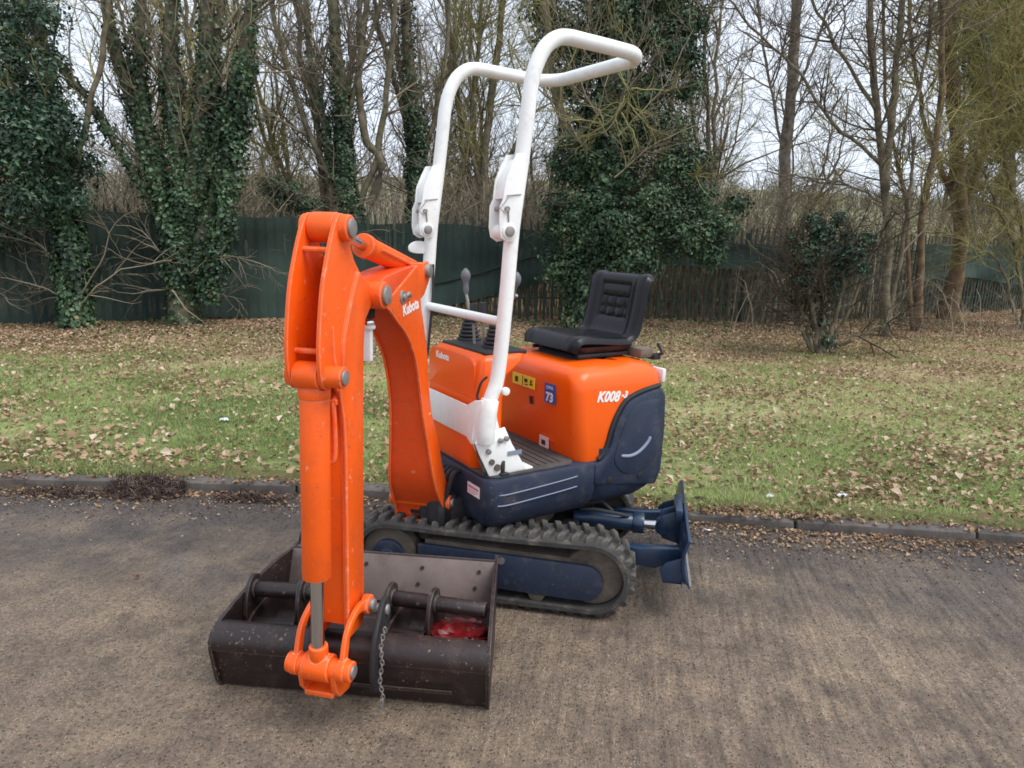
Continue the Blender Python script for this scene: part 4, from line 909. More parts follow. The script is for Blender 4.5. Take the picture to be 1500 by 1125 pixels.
bark_m = mat('mossy_bark', s2l((126, 117, 96)), .95, var=.0, col2=s2l((80, 73, 60)), vscale=7, dirt=s2l((104, 112, 72)), dirt_amt=.5, dscale=4, bump=.8, bscale=25)
bark_grey = mat('grey_bark', s2l((132, 124, 112)), .95, col2=s2l((84, 76, 64)), vscale=6, dirt=s2l((98, 104, 70)), dirt_amt=.5, dscale=4, bump=.8, bscale=25)
bark_warm = mat('warm_brown_bark', s2l((128, 106, 82)), .95, col2=s2l((82, 66, 52)), vscale=6, dirt=s2l((90, 98, 54)), dirt_amt=.6, dscale=3, bump=.8, bscale=25)
twig_m = leafmat('brown_twigs', [(0, (92, 84, 72)), (.5, (130, 120, 102)), (1, (160, 150, 128))], .9, spec=.15)
twig_moss = leafmat('mossy_twigs', [(0, (104, 98, 66)), (.5, (148, 142, 92)), (1, (180, 174, 120))], .9, spec=.15)
twig_dark = leafmat('grey_twigs', [(0, (78, 70, 64)), (.5, (104, 95, 84)), (1, (134, 123, 106))], .9, spec=.15)
ivy_m = leafmat('ivy_leaves', [(0, (34, 46, 34)), (.35, (54, 78, 54)), (.7, (80, 108, 74)), (.93, (114, 142, 104)), (1, (140, 134, 94))], .42, .12, .45)
holly_m = leafmat('dark_evergreen_leaves', [(0, (32, 46, 36)), (.45, (52, 78, 58)), (.8, (76, 108, 80)), (1, (116, 146, 112))], .38, .08, .5)
dead_m = leafmat('dead_leaves', [(0, (92, 70, 54)), (.3, (140, 112, 86)), (.6, (168, 142, 114)), (.88, (190, 166, 138)), (1, (204, 188, 168))], .8, .1, .25)
grass_m = leafmat('grass_blades', [(0, (98, 114, 66)), (.3, (130, 154, 90)), (.6, (158, 172, 108)), (.82, (184, 182, 130)), (1, (204, 194, 160))], .7, .25, .25)
clover_m = leafmat('ground_ivy_leaves', [(0, (34, 58, 34)), (.6, (66, 92, 52)), (1, (106, 124, 74))], .6, .15, .35)

def leaf_quads(P, Nrm, size, q, m, name, shape=.62, fold=.25, tint=None):
    """one folded diamond (two quads -> 6 verts) per leaf"""
    n = len(P); Nrm = Nrm/(np.linalg.norm(Nrm, axis=1, keepdims=True)+1e-9)
    r_ = q.normal(size=(n, 3)); A = np.cross(Nrm, r_); A /= np.linalg.norm(A, axis=1, keepdims=True)+1e-9; B_ = np.cross(Nrm, A)
    s_ = (size*q.uniform(.35, 1.0, n)**1.0*1.45)[:, None]
    base = P-A*s_*.5; tip = P+A*s_*.55; l = P+B_*s_*shape*.5+Nrm*s_*fold*.5; r2 = P-B_*s_*shape*.5+Nrm*s_*fold*.5
    V = np.stack([base, r2, tip, l], 1).reshape(-1, 3); F = np.arange(n*4).reshape(n, 4)
    # two triangles share base-tip edge, so the leaf is creased
    T3_ = np.concatenate([F[:, [0, 1, 2]], F[:, [0, 2, 3]]])
    tint = q.random(n) if tint is None else np.clip(tint, 0, 1)
    return np_mesh(name, V, T3_, m, np.repeat(tint, 4))
def ivy_on(stems, n, spread, size, q, m=ivy_m, zmax=None, name='ivy', clump=.5, fade=None):
    """stems: list of (P, r, weight)"""
    Ps = []; Ns = []
    wt = np.array([s_[2] for s_ in stems], float); wt /= wt.sum()
    for (P, r, _), f in zip(stems, wt):
        k = int(n*f); t_ = q.random(k)*(len(P)-1); i = np.minimum(t_.astype(int), len(P)-2); fr2 = (t_-i)[:, None]
        p = P[i]*(1-fr2)+P[i+1]*fr2; rr = np.interp(t_, np.arange(len(P)), r)
        d_ = q.normal(size=(k, 3)); d_[:, 2] *= .4; d_ /= np.linalg.norm(d_, axis=1, keepdims=True)
        lump = 1+clump*np.sin(p[:, 2]*5.1+p[:, 0]*3)*np.sin(d_[:, 0]*4+p[:, 2]*2.3)
        off = rr+spread*lump*q.random(k)**.7
        Ps.append(p+d_*off[:, None]); Ns.append(d_+np.array([0, 0, .5])+q.normal(0, .45, (k, 3)))
    P = np.concatenate(Ps); N_ = np.concatenate(Ns)
    if fade:
        kp = q.random(len(P)) < np.clip(np.exp(-(P[:, 2]-fade+.5*np.sin(P[:, 0]*7+P[:, 2]*2))/.9), .10, 1); P, N_ = P[kp], N_[kp]
    tn_ = .45+.28*np.sin(P[:, 2]*4.7+P[:, 0]*6.1)*np.sin(P[:, 0]*5.3+P[:, 2]*1.7)+q.normal(0, .2, len(P))
    return leaf_quads(P, N_, size, q, m, name, .8, .2, tn_)
def blob_leaves(centres, n, size, q, m, name='foliage'):
    """leaves in the shell and body of several ragged clumps: centres = (x, y, z, rx, ry, rz)"""
    Cn = np.array(centres, float); vol = Cn[:, 3]*Cn[:, 4]*Cn[:, 5]; idx = q.choice(len(Cn), n, p=(vol**.8)/(vol**.8).sum())
    d_ = q.normal(size=(n, 3)); d_ /= np.linalg.norm(d_, axis=1, keepdims=True)
    lump = 1+.28*np.sin(d_[:, 0]*5+idx*1.7)*np.sin(d_[:, 2]*6+idx)+.18*np.sin(d_[:, 1]*9+d_[:, 2]*7+idx*2.1)
    rad = (q.random(n)**.42*lump)[:, None]
    P = Cn[idx, :3]+d_*rad*Cn[idx, 3:]
    N_ = d_+np.array([0, 0, .6])+q.normal(0, .5, (n, 3))
    tn_ = .45+.22*np.sin(P[:, 0]*6+P[:, 2]*3)*np.sin(P[:, 2]*5.5)+q.normal(0, .2, n)
    return leaf_quads(P, N_, size, q, m, name, .6, .3, tn_)
def stem_px(pts, y, z0=None):                              # a stem drawn through picture points at distance y (dy per point allowed)
    o = []
    for p in pts:
        a = at(p[0], p[1], y+(p[2] if len(p) > 2 else 0)); o.append(a)
    return o
def tree(name, label, stems, y, q, barkm=bark_m, twm=twig_m, dens=(5, 6, 7), lenf=(1.3, .7, .35), up=.5, maxl=3, ivy=None, angs=(.45, 1.1), start=.25, group=None, cat='tree', foliage=None, wig=.12, minr=.0028):
    """stems: list of (picture points from the foot up, r0, r1)"""
    base = at(stems[0][0][0][0], stems[0][0][0][1], y); root = empty(name, (base[0], y, LZ-.02)); off = np.array([base[0], y, LZ-.02])
    tag(root, label, cat, group); tk = Limbs(); tw = Limbs(); S_ = []
    for k, st_ in enumerate(stems):
        pts, r0, r1 = st_[:3]; dy = st_[3] if len(st_) > 3 else (lambda t: 0)
        w3 = [at(p[0], p[1], y+(p[2] if len(p) > 2 else 0)) for p in pts]
        if w3[-1][2] > 4 and len(pts) > 1:                  # carry the stem on above the picture
            d_ = (w3[-1]-w3[-2]); d_ /= np.linalg.norm(d_); w3 = w3+[w3[-1]+d_*1.6+np.array([0, 0, .3])]
        P, Lt = spline(np.array(w3)-off, 22); P[1:-1] += q.normal(0, .014, (20, 3))
        if k == 0: P[0, 2] = -.05
        rr = np.linspace(r0, r1, 22)**1.0*(1+.07*np.sin(np.arange(22)*1.3+k)); rr[:3] *= np.array([1.35, 1.12, 1.03]) if k == 0 else 1
        tk.add(P, rr, 10); S_.append((P, rr, Lt*(r0+r1)))
        grow(tw, P, rr, 0, maxl, dens, lenf, up, q, wig, angs, start, minr)
    link_mesh('trunk', tk.mesh('trunk', barkm), root)
    link_mesh('crown', tw.mesh('crown', twm), root)
    if ivy:
        n, spread, size, sel = ivy[:4]; zc = ivy[4] if len(ivy) > 4 else 99; zl = ivy[5] if len(ivy) > 5 else -1
        SS = []
        for i, (P, rr, w_) in enumerate(S_):
            if sel and i not in sel: continue
            m_ = (P[:, 2] < zc) & (P[:, 2] > zl)
            if m_.sum() > 2: SS.append((P[m_], rr[m_], w_))
        link_mesh('ivy', ivy_on(SS, n, spread, size, q, ivy[6] if len(ivy) > 6 else ivy_m, fade=min(zc*.62, 3.0) if zc < 90 else None), root)
    if foliage:
        cs_, n, size, fm = foliage
        cc = []
        for (px, py, rp, dy) in cs_:
            a = at(px, py, y+dy)-off; r_ = rp/CF*y; cc.append((a[0], a[1], a[2], r_, r_*.8, r_*.85))
        link_mesh('foliage', blob_leaves(cc, n, size, q, fm), root)
    return root
Q = np.random.default_rng
def add_ivy(owner, lines, y, n, spread, size, q, m=None):
    o = bpy.data.objects[owner]; off = np.array(o.location)
    SS = [(spline(np.array([at(a, b_, y) for a, b_ in ln])-off, 14)[0], np.full(14, .04), 1) for ln in lines]
    link_mesh('ivy', ivy_on(SS, n, spread, size, q, m or ivy_m), o)
# 1. far left, dense evergreen hanging over the fence
tree('ivy_tree', 'dense dark green tree at the left edge with drooping foliage above the fence',
     [([(112, 468), (106, 400), (98, 300), (80, 180), (60, 60), (50, -60)], .11, .03), ([(100, 300), (60, 200), (10, 120), (-40, 60)], .07, .03), ([(100, 320), (120, 200), (150, 80), (160, -40)], .045, .02), ([(98, 280), (30, 260), (-40, 250)], .05, .02)],
     9.6, Q(11), dens=(6, 6, 6), lenf=(1.0, .55, .3), twm=twig_moss, ivy=(9000, .13, .062, (0,), 3.4),
     foliage=([(30, 210, 62, -.3), (85, 250, 50, 0), (20, 120, 60, .2), (60, 160, 50, -.2), (40, 290, 55, -.2), (110, 290, 28, -.3), (15, 40, 70, .3), (90, 190, 40, -.4), (-40, 180, 90, 0), (-60, 320, 80, 0), (130, 240, 26, 0), (60, 20, 36, -.2), (70, 90, 30, -.3)], 23000, .06, holly_m))
# 2. the many stemmed ivy tree
tree('ivy_tree', 'many stemmed ivy covered tree fanning out in front of the left fence',
     [([(268, 464), (268, 400), (272, 330), (285, 250), (300, 150), (305, 60), (300, -60)], .17, .05),
      ([(262, 400), (240, 300), (215, 215), (190, 140), (165, 60), (150, -60)], .11, .05), ([(258, 360), (232, 250), (210, 170), (205, 80), (202, -60)], .10, .05),
      ([(275, 330), (262, 230), (252, 140), (250, 60), (252, -60)], .12, .06), ([(285, 300), (320, 210), (345, 130), (362, 60), (378, -60)], .11, .055),
      ([(270, 430), (300, 340), (325, 260), (338, 190), (345, 120)], .13, .07), ([(262, 380), (200, 260), (130, 150), (60, 60), (20, 0)], .05, .02), ([(290, 260), (310, 160), (318, 60), (330, -40)], .06, .03)],
     10.1, Q(12), dens=(5, 5, 6), lenf=(1.5, .8, .4), up=.5, ivy=(30000, .07, .052, None, 5.2))
add_ivy('ivy_tree.001', [[(300, 440), (318, 380), (332, 300), (338, 220)], [(262, 420), (256, 340), (266, 280)], [(336, 230), (350, 150), (362, 90)]], 10.0, 11000, .17, .058, Q(112))
# 3. centre left trees
tree('bare_tree', 'leaning bare tree with twisted stems behind the fence left of the roll bar',
     [([(528, 440), (520, 330), (505, 260), (500, 150), (490, 50), (485, -60)], .16, .08), ([(515, 330), (470, 230), (430, 130), (400, 20), (390, -50)], .06, .03), ([(520, 320), (545, 250), (560, 180), (575, 60), (580, -40)], .07, .03),
      ([(510, 320), (478, 200), (455, 90), (448, -40)], .07, .035), ([(540, 300), (560, 240), (535, 200), (525, 120), (535, 20)], .09, .04), ([(505, 240), (520, 120), (550, 30), (570, -50)], .05, .03)],
     14.0, Q(13), dens=(6, 6, 6), lenf=(1.7, .9, .45), ivy=(13000, .10, .06, (0, 3), 5.6, .8))
tree('ivy_tree', 'slim ivy clad trunk rising behind the fence beside the left roll bar post',
     [([(612, 440), (610, 300), (612, 200), (600, 100), (592, 0), (590, -60)], .13, .09), ([(612, 260), (640, 160), (655, 60), (660, -40)], .05, .03), ([(608, 240), (585, 140), (560, 60), (545, -30)], .05, .03)],
     14.6, Q(14), dens=(6, 6, 6), lenf=(1.5, .8, .4), ivy=(15000, .13, .065, (0,), 6.5, .8))
tree('bare_tree', 'thin bare tree with spreading twigs seen between the roll bar posts',
     [([(702, 440), (705, 330), (710, 230), (722, 120), (735, 20), (740, -50)], .11, .05), ([(705, 280), (680, 180), (665, 90), (650, -20)], .05, .025), ([(706, 300), (760, 200), (790, 100), (800, -20)], .05, .025), ([(690, 440), (672, 300), (690, 180), (700, 60)], .06, .03)],
     15.5, Q(15), twm=twig_moss, dens=(8, 8, 7), lenf=(1.5, .9, .45))
# 4. the big ivy tree behind the seat
tree('ivy_tree', 'large dark ivy smothered tree with dead branches behind the excavator seat',
     [([(862, 478), (866, 400), (880, 280), (895, 160), (905, 60), (905, -60)], .22, .11), ([(880, 300), (930, 180), (965, 80), (990, -30)], .10, .05), ([(878, 320), (840, 220), (810, 120), (800, 20), (795, -40)], .08, .04),
      ([(885, 300), (960, 260), (1010, 220)], .07, .03), ([(880, 360), (960, 340), (1040, 330)], .06, .03)],
     11.4, Q(16), dens=(6, 6, 6), lenf=(1.3, .7, .35), twm=twig_moss, ivy=(16000, .20, .075, (0, 1), 5.5),
     foliage=([(850, 310, 55, 0), (900, 330, 55, -.3), (830, 390, 40, 0), (960, 300, 50, -.2), (1000, 345, 45, -.2), (1050, 330, 34, -.2), (900, 250, 45, 0), (840, 240, 40, 0), (980, 240, 35, 0), (1020, 290, 34, 0), (930, 380, 40, -.3), (870, 430, 34, .1), (1040, 375, 26, -.2), (930, 40, 50, 0), (980, 70, 40, 0), (860, 60, 45, .2), (960, 130, 34, 0), (900, 130, 38, .1), (820, 330, 28, 0), (1010, 130, 26, .1), (940, 190, 36, .1), (860, 170, 36, .2), (1080, 300, 22, 0), (820, 60, 42, .2), (840, 120, 38, .2), (1000, 30, 40, .1), (1005, 90, 32, .1), (890, 0, 52, .1), (935, 190, 46, 0), (985, 190, 34, 0), (850, 210, 40, .1), (800, 10, 36, .3), (960, -20, 60, .1), (1010, 240, 36, 0)], 74000, .058, ivy_m))
# dead mossy branches hanging off it
def bare_branches(name, label, lines, y, q, m, r=.02, dens=(9, 8), lenf=(.5, .28), up=.0, cat='branch', minr=.0035):
    tw = Limbs(); b0 = at(*lines[0][0][:2], y); root = empty(name, tuple(b0)); tag(root, label, cat)
    for ln in lines:
        P, Lt = spline(np.array([at(p[0], p[1], y+(p[2] if len(p) > 2 else 0)) for p in ln])-b0, 12); P[1:] += q.normal(0, .008, (11, 3)); rr = np.linspace(r, r*.35, 12)
        tw.add(P, rr, 5); grow(tw, P, rr, 0, 2, dens, lenf, up, q, .14, (.4, .95), .1, minr)
    link_mesh('limb', tw.mesh('limb', m), root); return root
bare_branches('dead_branch', 'pale lichened dead branches hanging off the big ivy tree beside the roll bar', [[(905, 100), (920, 140), (900, 170), (862, 200)], [(912, 120), (935, 160), (955, 190), (962, 178)], [(905, 150), (880, 165), (838, 212)], [(915, 140), (890, 190), (855, 200)], [(920, 150), (950, 185), (985, 200)], [(930, 110), (915, 60), (905, 38)], [(925, 130), (985, 130), (995, 105)], [(880, 180), (830, 170), (790, 150)], [(910, 165), (930, 200), (925, 225)]], 10.6, Q(31), leafmat('lichen_twigs', [(0, (110, 104, 70)), (1, (160, 156, 110))], .9, spec=.1), .012, (13, 10))
bare_branches('mossy_branch', 'mossy twiggy branches pushing up out of the top of the big ivy tree', [[(890, 200), (850, 120), (820, 30), (800, -40)], [(900, 180), (930, 90), (950, 0)], [(890, 150), (870, 60), (862, -30)], [(905, 200), (970, 130), (1015, 40)], [(880, 230), (830, 190), (790, 110), (770, 30)], [(900, 260), (960, 210), (1030, 180)]], 10.8, Q(30), twig_m, .013, (15, 12), (.8, .4), .4)
# 5. pale trunk beyond
tree('birch_tree', 'tall pale straight trunk standing far beyond the fence at right',
     [([(1148, 340), (1150, 240), (1158, 140), (1164, 60), (1170, -60)], .20, .13), ([(1150, 250), (1135, 160), (1120, 80), (1110, 0)], .05, .03), ([(1158, 150), (1185, 90), (1210, 20)], .05, .03)],
     24, Q(17), barkm=bark_grey, twm=twig_dark, dens=(4, 5, 5), lenf=(2.6, 1.4, .7), minr=.005)
# 6. slender stems right of centre
tree('bare_tree', 'slender forked bare tree with arching side branches right of the ivy tree',
     [([(1296, 492), (1300, 400), (1298, 300), (1290, 220), (1280, 120), (1276, 0), (1274, -60)], .07, .03), ([(1298, 280), (1305, 180), (1316, 80), (1328, -50)], .06, .03), ([(1292, 240), (1255, 210), (1210, 170), (1165, 100), (1120, 60)], .03, .012),
      ([(1300, 300), (1240, 270), (1190, 262), (1120, 250)], .022, .01), ([(1290, 220), (1340, 150), (1360, 60), (1365, -30)], .03, .014), ([(1282, 160), (1240, 90), (1200, 20)], .03, .012), ([(1300, 480), (1318, 380), (1330, 300), (1340, 200)], .04, .02)],
     11.5, Q(18), barkm=bark_m, twm=twig_dark, dens=(8, 8, 8), lenf=(1.35, .75, .38), up=.25, angs=(.6, 1.3))
tree('bare_tree', 'thin double stemmed tree growing close before the warm brown trunk',
     [([(1345, 486), (1348, 400), (1350, 310), (1372, 200), (1380, 100), (1382, -50)], .065, .03), ([(1338, 486), (1332, 380), (1325, 290), (1300, 160), (1296, 40)], .04, .018)],
     12.2, Q(19), barkm=bark_warm, twm=twig_moss, dens=(8, 8, 7), lenf=(1.2, .7, .35), up=.3)
tree('bare_tree', 'thick warm brown trunk leaning by the fence at the far right',
     [([(1385, 470), (1402, 400), (1408, 320), (1400, 230), (1396, 120), (1385, 20), (1380, -60)], .15, .11), ([(1405, 330), (1440, 230), (1470, 130), (1490, 20)], .07, .03), ([(1402, 260), (1450, 180), (1500, 120)], .05, .02), ([(1400, 300), (1360, 200), (1340, 100), (1330, 0)], .05, .025)],
     14.6, Q(20), barkm=bark_warm, twm=twig_moss, dens=(8, 7, 7), lenf=(2.0, 1.1, .5), up=.2)
# 7. mossy mass at right edge, dark conifer behind
tree('mossy_shrub', 'tall yellow green mossy shrub arching over the fence at the right edge',
     [([(1500, 480), (1490, 380), (1460, 300), (1430, 230)], .04, .015), ([(1510, 480), (1500, 350), (1470, 220), (1450, 120)], .045, .015), ([(1530, 470), (1530, 300), (1500, 180), (1480, 60)], .05, .02), ([(1490, 470), (1460, 380), (1410, 350), (1370, 340)], .03, .012), ([(1520, 470), (1560, 300), (1560, 100)], .05, .02)],
     13.2, Q(21), twm=twig_moss, dens=(12, 12, 9), lenf=(1.2, .7, .35), up=.1, cat='shrub')
tree('conifer', 'dark evergreen conifer standing behind the mossy shrub at the upper right',
     [([(1470, 430), (1475, 300), (1480, 100), (1482, -80)], .2, .1)], 19, Q(22), dens=(5, 5, 5), lenf=(2, 1, .5),
     foliage=([(1440, 60, 55, 0), (1490, 90, 70, 0), (1455, 130, 48, 0), (1500, 180, 55, 0), (1470, 200, 40, 0), (1420, 20, 40, 0), (1480, -20, 80, 0), (1395, 30, 26, 0), (1550, 100, 100, 0), (1440, 190, 26, 0)], 22000, .12, holly_m))
# 8. dark bush at the lawn edge
tree('holly_bush', 'dark many stemmed holly bush growing on the leafy edge of the lawn',
     [([(1200, 516), (1192, 460), (1180, 400), (1170, 330)], .04, .015), ([(1205, 514), (1228, 450), (1240, 380), (1250, 320)], .035, .012), ([(1190, 514), (1165, 470), (1140, 430), (1125, 400)], .028, .01), ([(1215, 514), (1260, 490), (1300, 475), (1325, 452)], .026, .01), ([(1200, 514), (1208, 430), (1205, 350), (1210, 310)], .03, .012), ([(1190, 512), (1168, 440), (1160, 360)], .022, .01), ([(1212, 512), (1250, 440), (1275, 380), (1300, 310)], .022, .01), ([(1196, 514), (1185, 480), (1170, 450)], .02, .01)],
     9.3, Q(23), dens=(18, 12, 8), lenf=(.95, .42, .22), up=.1, cat='bush', twm=leafmat('bush_twigs', [(0, (56, 48, 42)), (1, (92, 82, 68))], .9, spec=.15),
     foliage=([(1185, 372, 26, 0), (1225, 392, 24, .1), (1205, 345, 22, 0), (1250, 372, 20, -.1), (1175, 410, 18, 0), (1215, 425, 22, .1), (1200, 470, 18, .1), (1265, 395, 12, -.1), (1160, 350, 12, .1), (1240, 345, 12, 0), (1210, 500, 16, .05), (1180, 440, 14, .1), (1190, 325, 16, 0), (1230, 320, 14, 0), (1270, 350, 14, 0)], 8000, .046, holly_m))
tree('ivy_stump', 'small ivy clad bush tangled in the fence behind the excavator arm',
     [([(408, 440), (410, 330), (405, 290), (395, 250)], .03, .012), ([(412, 440), (430, 320), (450, 280)], .03, .012)], 13.6, Q(24), dens=(14, 12, 8), lenf=(.8, .4, .2), cat='bush',
     foliage=([(420, 285, 30, 0), (395, 275, 22, 0), (450, 300, 20, 0)], 3200, .06, ivy_m))
# low twiggy branches across the left net
bare_branches('fallen_branch', 'bare reddish twigs reaching across the left net from the dense tree', [[(110, 420), (60, 360), (0, 330)], [(110, 440), (60, 420), (0, 405)], [(112, 440), (150, 380), (165, 330), (210, 300)], [(112, 450), (170, 400), (250, 380)], [(-40, 400), (20, 440), (60, 425)], [(-30, 300), (30, 320), (90, 300)]], 9.5, Q(32), twig_m, .012, (7, 7), (.7, .35), -.1)
bare_branches('fallen_branch', 'bare twigs spreading low over the net right of the many stemmed tree', [[(280, 400), (320, 375), (380, 385), (410, 400)], [(285, 420), (320, 430), (360, 440)], [(262, 380), (200, 385), (150, 360)], [(262, 420), (190, 430), (140, 415)], [(255, 395), (210, 340), (170, 330)]], 9.9, Q(33), twig_m, .010, (7, 7), (.6, .3), -.05)
bare_branches('fallen_branch', 'pale broken stick leaning against the foot of the many stemmed tree', [[(252, 425), (275, 455), (298, 472)]], 9.7, Q(34), leafmat('pale_stick', [(0, (150, 140, 118)), (1, (170, 160, 135))], .9, spec=.1), .011, (1, 1), (.3, .2), 0)

# background trees beyond the fence: three made, then copied
def wild(seed, h, twm, nst=3):
    q = Q(seed); root = empty('background_tree'); tk = Limbs(); tw = Limbs()
    for k in range(nst):
        a = q.uniform(0, 6.28); P, Lt = spline([(0, 0, 0), (.3*cos(a), .3*sin(a), h*.3), (.8*cos(a)+q.normal(0, .4), .8*sin(a), h*.65), (1.3*cos(a)+q.normal(0, .3), 1.3*sin(a), h)], 16); P[1:] += q.normal(0, .04, (15, 3))
        rr = np.linspace(.075, .022, 16); tk.add(P, rr, 6); grow(tw, P, rr, 0, 3, (4.2, 4.5, 4.5), (2.3, 1.2, .6), .5, q, .12, (.4, 1.0), .18, .006)
    link_mesh('trunk', tk.mesh('trunk', bark_m), root); link_mesh('crown', tw.mesh('crown', twm), root); return root
protos = [wild(41, 8.5, twig_m), wild(42, 9.5, twig_dark, 4), wild(43, 7.5, twig_moss, 3)]
spots = [(-12, 15), (-9.5, 18.5), (-7.4, 16.2), (-6.2, 20), (-4.6, 17.5), (-14.5, 20), (-2.6, 20.5), (-.8, 17.6), (.8, 20), (2.6, 17), (-3.5, 25), (-13, 29), (-17, 25), (5.2, 24), (12.8, 21.5), (15.5, 24), (18, 22), (10.8, 28), (7.6, 31), (-5.8, 14.4), (4.4, 16.2)]
q = Q(44); used = set()
for i, (x, y) in enumerate(spots):
    k = int(q.integers(3)); pr = protos[k]
    o = pr if k not in used else copy_tree(pr); used.add(k)
    o.location = (x, y, float(far_z(x, y))-.05); o.rotation_euler = (0, 0, q.uniform(0, 6.28)); sc = q.uniform(.85, 1.2); o.scale = (sc, sc, sc)
    tag(o, 'one of the bare winter trees crowding beyond the fence', 'tree', 'bare trees beyond the fence')
for k, pr in enumerate(protos):
    if k not in used: pr.location = (22+k, 30, 0); tag(pr, 'one of the bare winter trees crowding beyond the fence', 'tree', 'bare trees beyond the fence')
bt = [o for o in bpy.data.objects if o.name.startswith('background_tree') and not o.parent and o.get('group')]
bt.sort(key=lambda o: o.location.x/o.location.y)
ORD = 'first second third fourth fifth sixth seventh eighth ninth tenth eleventh twelfth thirteenth fourteenth fifteenth sixteenth seventeenth eighteenth nineteenth twentieth'.split()
for i, o in enumerate(bt):
    j = len(bt)-1-i; near = 'close behind' if o.location.y < 19 else 'well beyond'
    o['label'] = (f'bare winter tree {near} the fence, {ORD[i]} from the left of its row' if i <= j else f'bare winter tree {near} the fence, {ORD[j]} from the right of its row')
# undergrowth: arching thin stems between fence and wood
def undergrowth(name, label, n, xr, yr, hr, m, seed, rad=.006):
    q = Q(seed); lb = Limbs()
    for i in range(n):
        x = q.uniform(*xr); y = q.uniform(*yr)
        if seed != 55 and y < np.interp(x, FX, FY)+.4: y = np.interp(x, FX, FY)+q.uniform(.4, 1.5)
        h = q.uniform(*hr)*(.75+.25*sin(x*1.1+2)); a = q.uniform(0, 6.28); l = q.uniform(.2, .9)*h; z = float(far_z(x, y))
        P = np.array([(x, y, z), (x+.15*l*cos(a), y+.15*l*sin(a), z+.45*h), (x+.45*l*cos(a), y+.45*l*sin(a), z+.85*h), (x+.8*l*cos(a), y+.8*l*sin(a), z+h), (x+1.1*l*cos(a), y+1.1*l*sin(a), z+.92*h)])
        P[1:] += q.normal(0, .05*h/3, (4, 3)); rr = np.linspace(rad*1.6, rad*.5, 5); lb.add(P, rr, 3)
        grow(lb, P, rr, 1, 2, (0, 3.0), (0, .75), .2, q, .15, (.4, 1.2), .15, rad*.45)
    o = link_mesh(name, lb.mesh(name, m)); tag(o, label, 'undergrowth', kind='stuff'); return o
undergrowth('undergrowth', 'tangled brown winter undergrowth behind the left and middle fence', 4600, (-16, 5), (11, 20), (1.2, 3.0), twig_m, 51)
undergrowth('undergrowth', 'lower tangled scrub behind the right half of the fence', 3000, (3.0, 20), (13, 24), (.8, 3.0), twig_m, 52)
undergrowth('undergrowth', 'thin arching brambles and scrub on the leafy bank before the right fence', 110, (3.2, 9.5), (10.6, 13.4), (.5, 1.5), twig_m, 55, .004)
undergrowth('far_thicket', 'hazy brown thicket forming the edge of the wood in the distance', 1700, (-40, 8), (30, 38), (3.5, 7.0), leafmat('distant_twigs', [(0, (128, 120, 110)), (1, (160, 150, 136))], 1, spec=0), 53, .016)  # pale grey-brown puts the haze of distance into the twig colour
undergrowth('far_thicket', 'low distant hedge line along the field at right', 900, (6, 50), (60, 66), (1.5, 3.2), leafmat('distant_hedge_twigs', [(0, (112, 106, 92)), (1, (140, 134, 116))], 1, spec=0), 54, .022)
def lowleaves(name, label, cs_, n, size, m, seed):
    o = link_mesh(name, blob_leaves(cs_, n, size, Q(seed), m, name)); tag(o, label, 'ivy patch', kind='stuff'); return o

# ------------------------------------------------------------------ the ground: grass, dead leaves, ivy
def scatter_xy(n, q, ymax=16, pow_=1.0):
    x = q.uniform(-1, 1, n); y = 3.4+(ymax-3.4)*q.random(n)**pow_; x = x*(y*.80+.6)
    return x, y
def fence_y(x): return np.interp(x, FX, FY)
def patch(x, y, a=1.0, s=0): return np.sin(x*1.7*a+s+np.sin(y*1.3*a+s))*np.sin(y*2.1*a+1.3*s+np.sin(x*1.1*a))
q = Q(61)
x, y = scatter_xy(520000, q, 11.5, 1.35)
d = y-kerb_y(x)-.125
zone = np.clip((fence_y(x)-y-1.2)/3.0, 0, 1)                # fewer blades towards the fence
pr_ = np.clip(.62+.55*patch(x, y, 1, .7)+.2*patch(x, y, 3.1, 2), .12, 1)*np.clip(.12+.9*zone, 0, 1)
keep = (d > -.045+.05*patch(x, y, 4, 1)) & (q.random(len(x)) < pr_*np.clip(1.0+d*6, .35, 1)); x, y, d = x[keep], y[keep], d[keep]
n = len(x); z = lawn_z(x, y); h = q.uniform(.014, .036, n)*np.where(d < .15, 1.4, 1.0)*(1+.3*patch(x, y, 2, 1)); a = q.uniform(0, 2*pi, n); wd = q.uniform(.0018, .0042, n)*(1+np.maximum(0, y-5)*.12)
lx, ly = q.normal(0, .7, n)*h, q.normal(0, .7, n)*h
V = np.stack([np.stack([x-wd*np.cos(a), y-wd*np.sin(a), z-.004], 1), np.stack([x+wd*np.cos(a), y+wd*np.sin(a), z-.004], 1), np.stack([x+lx, y+ly, z+h], 1)], 1).reshape(-1, 3)
F = np.arange(n*3).reshape(n, 3)
tint = np.clip(.42+.22*patch(x, y, .7, 3)+.12*np.clip((x-1)/3, -1, 1)+q.normal(0, .2, n), 0, 1)
tag(link_mesh('grass', np_mesh('grass', V, F, grass_m, np.repeat(tint, 3))), 'short mossy green grass on the verge behind the kerb', 'grass', kind='stuff')
def litter(name, label, x, y, size, seed, m, lift=.012, tilt=.35, base=None, tint=None, cat='leaf litter'):
    q = Q(seed); z = (lawn_z(x, y) if base is None else base)+q.uniform(.3, 1, len(x))*lift
    N_ = np.stack([q.normal(0, tilt, len(x)), q.normal(0, tilt, len(x)), np.ones(len(x))], 1)
    o = link_mesh(name, leaf_quads(np.stack([x, y, z], 1), N_, size, q, m, name, .7, .45, tint)); tag(o, label, cat, kind='stuff'); return o
x, y = scatter_xy(420000, q, 18, 1.0)
d = y-kerb_y(x)-.125; fd = fence_y(x)-y
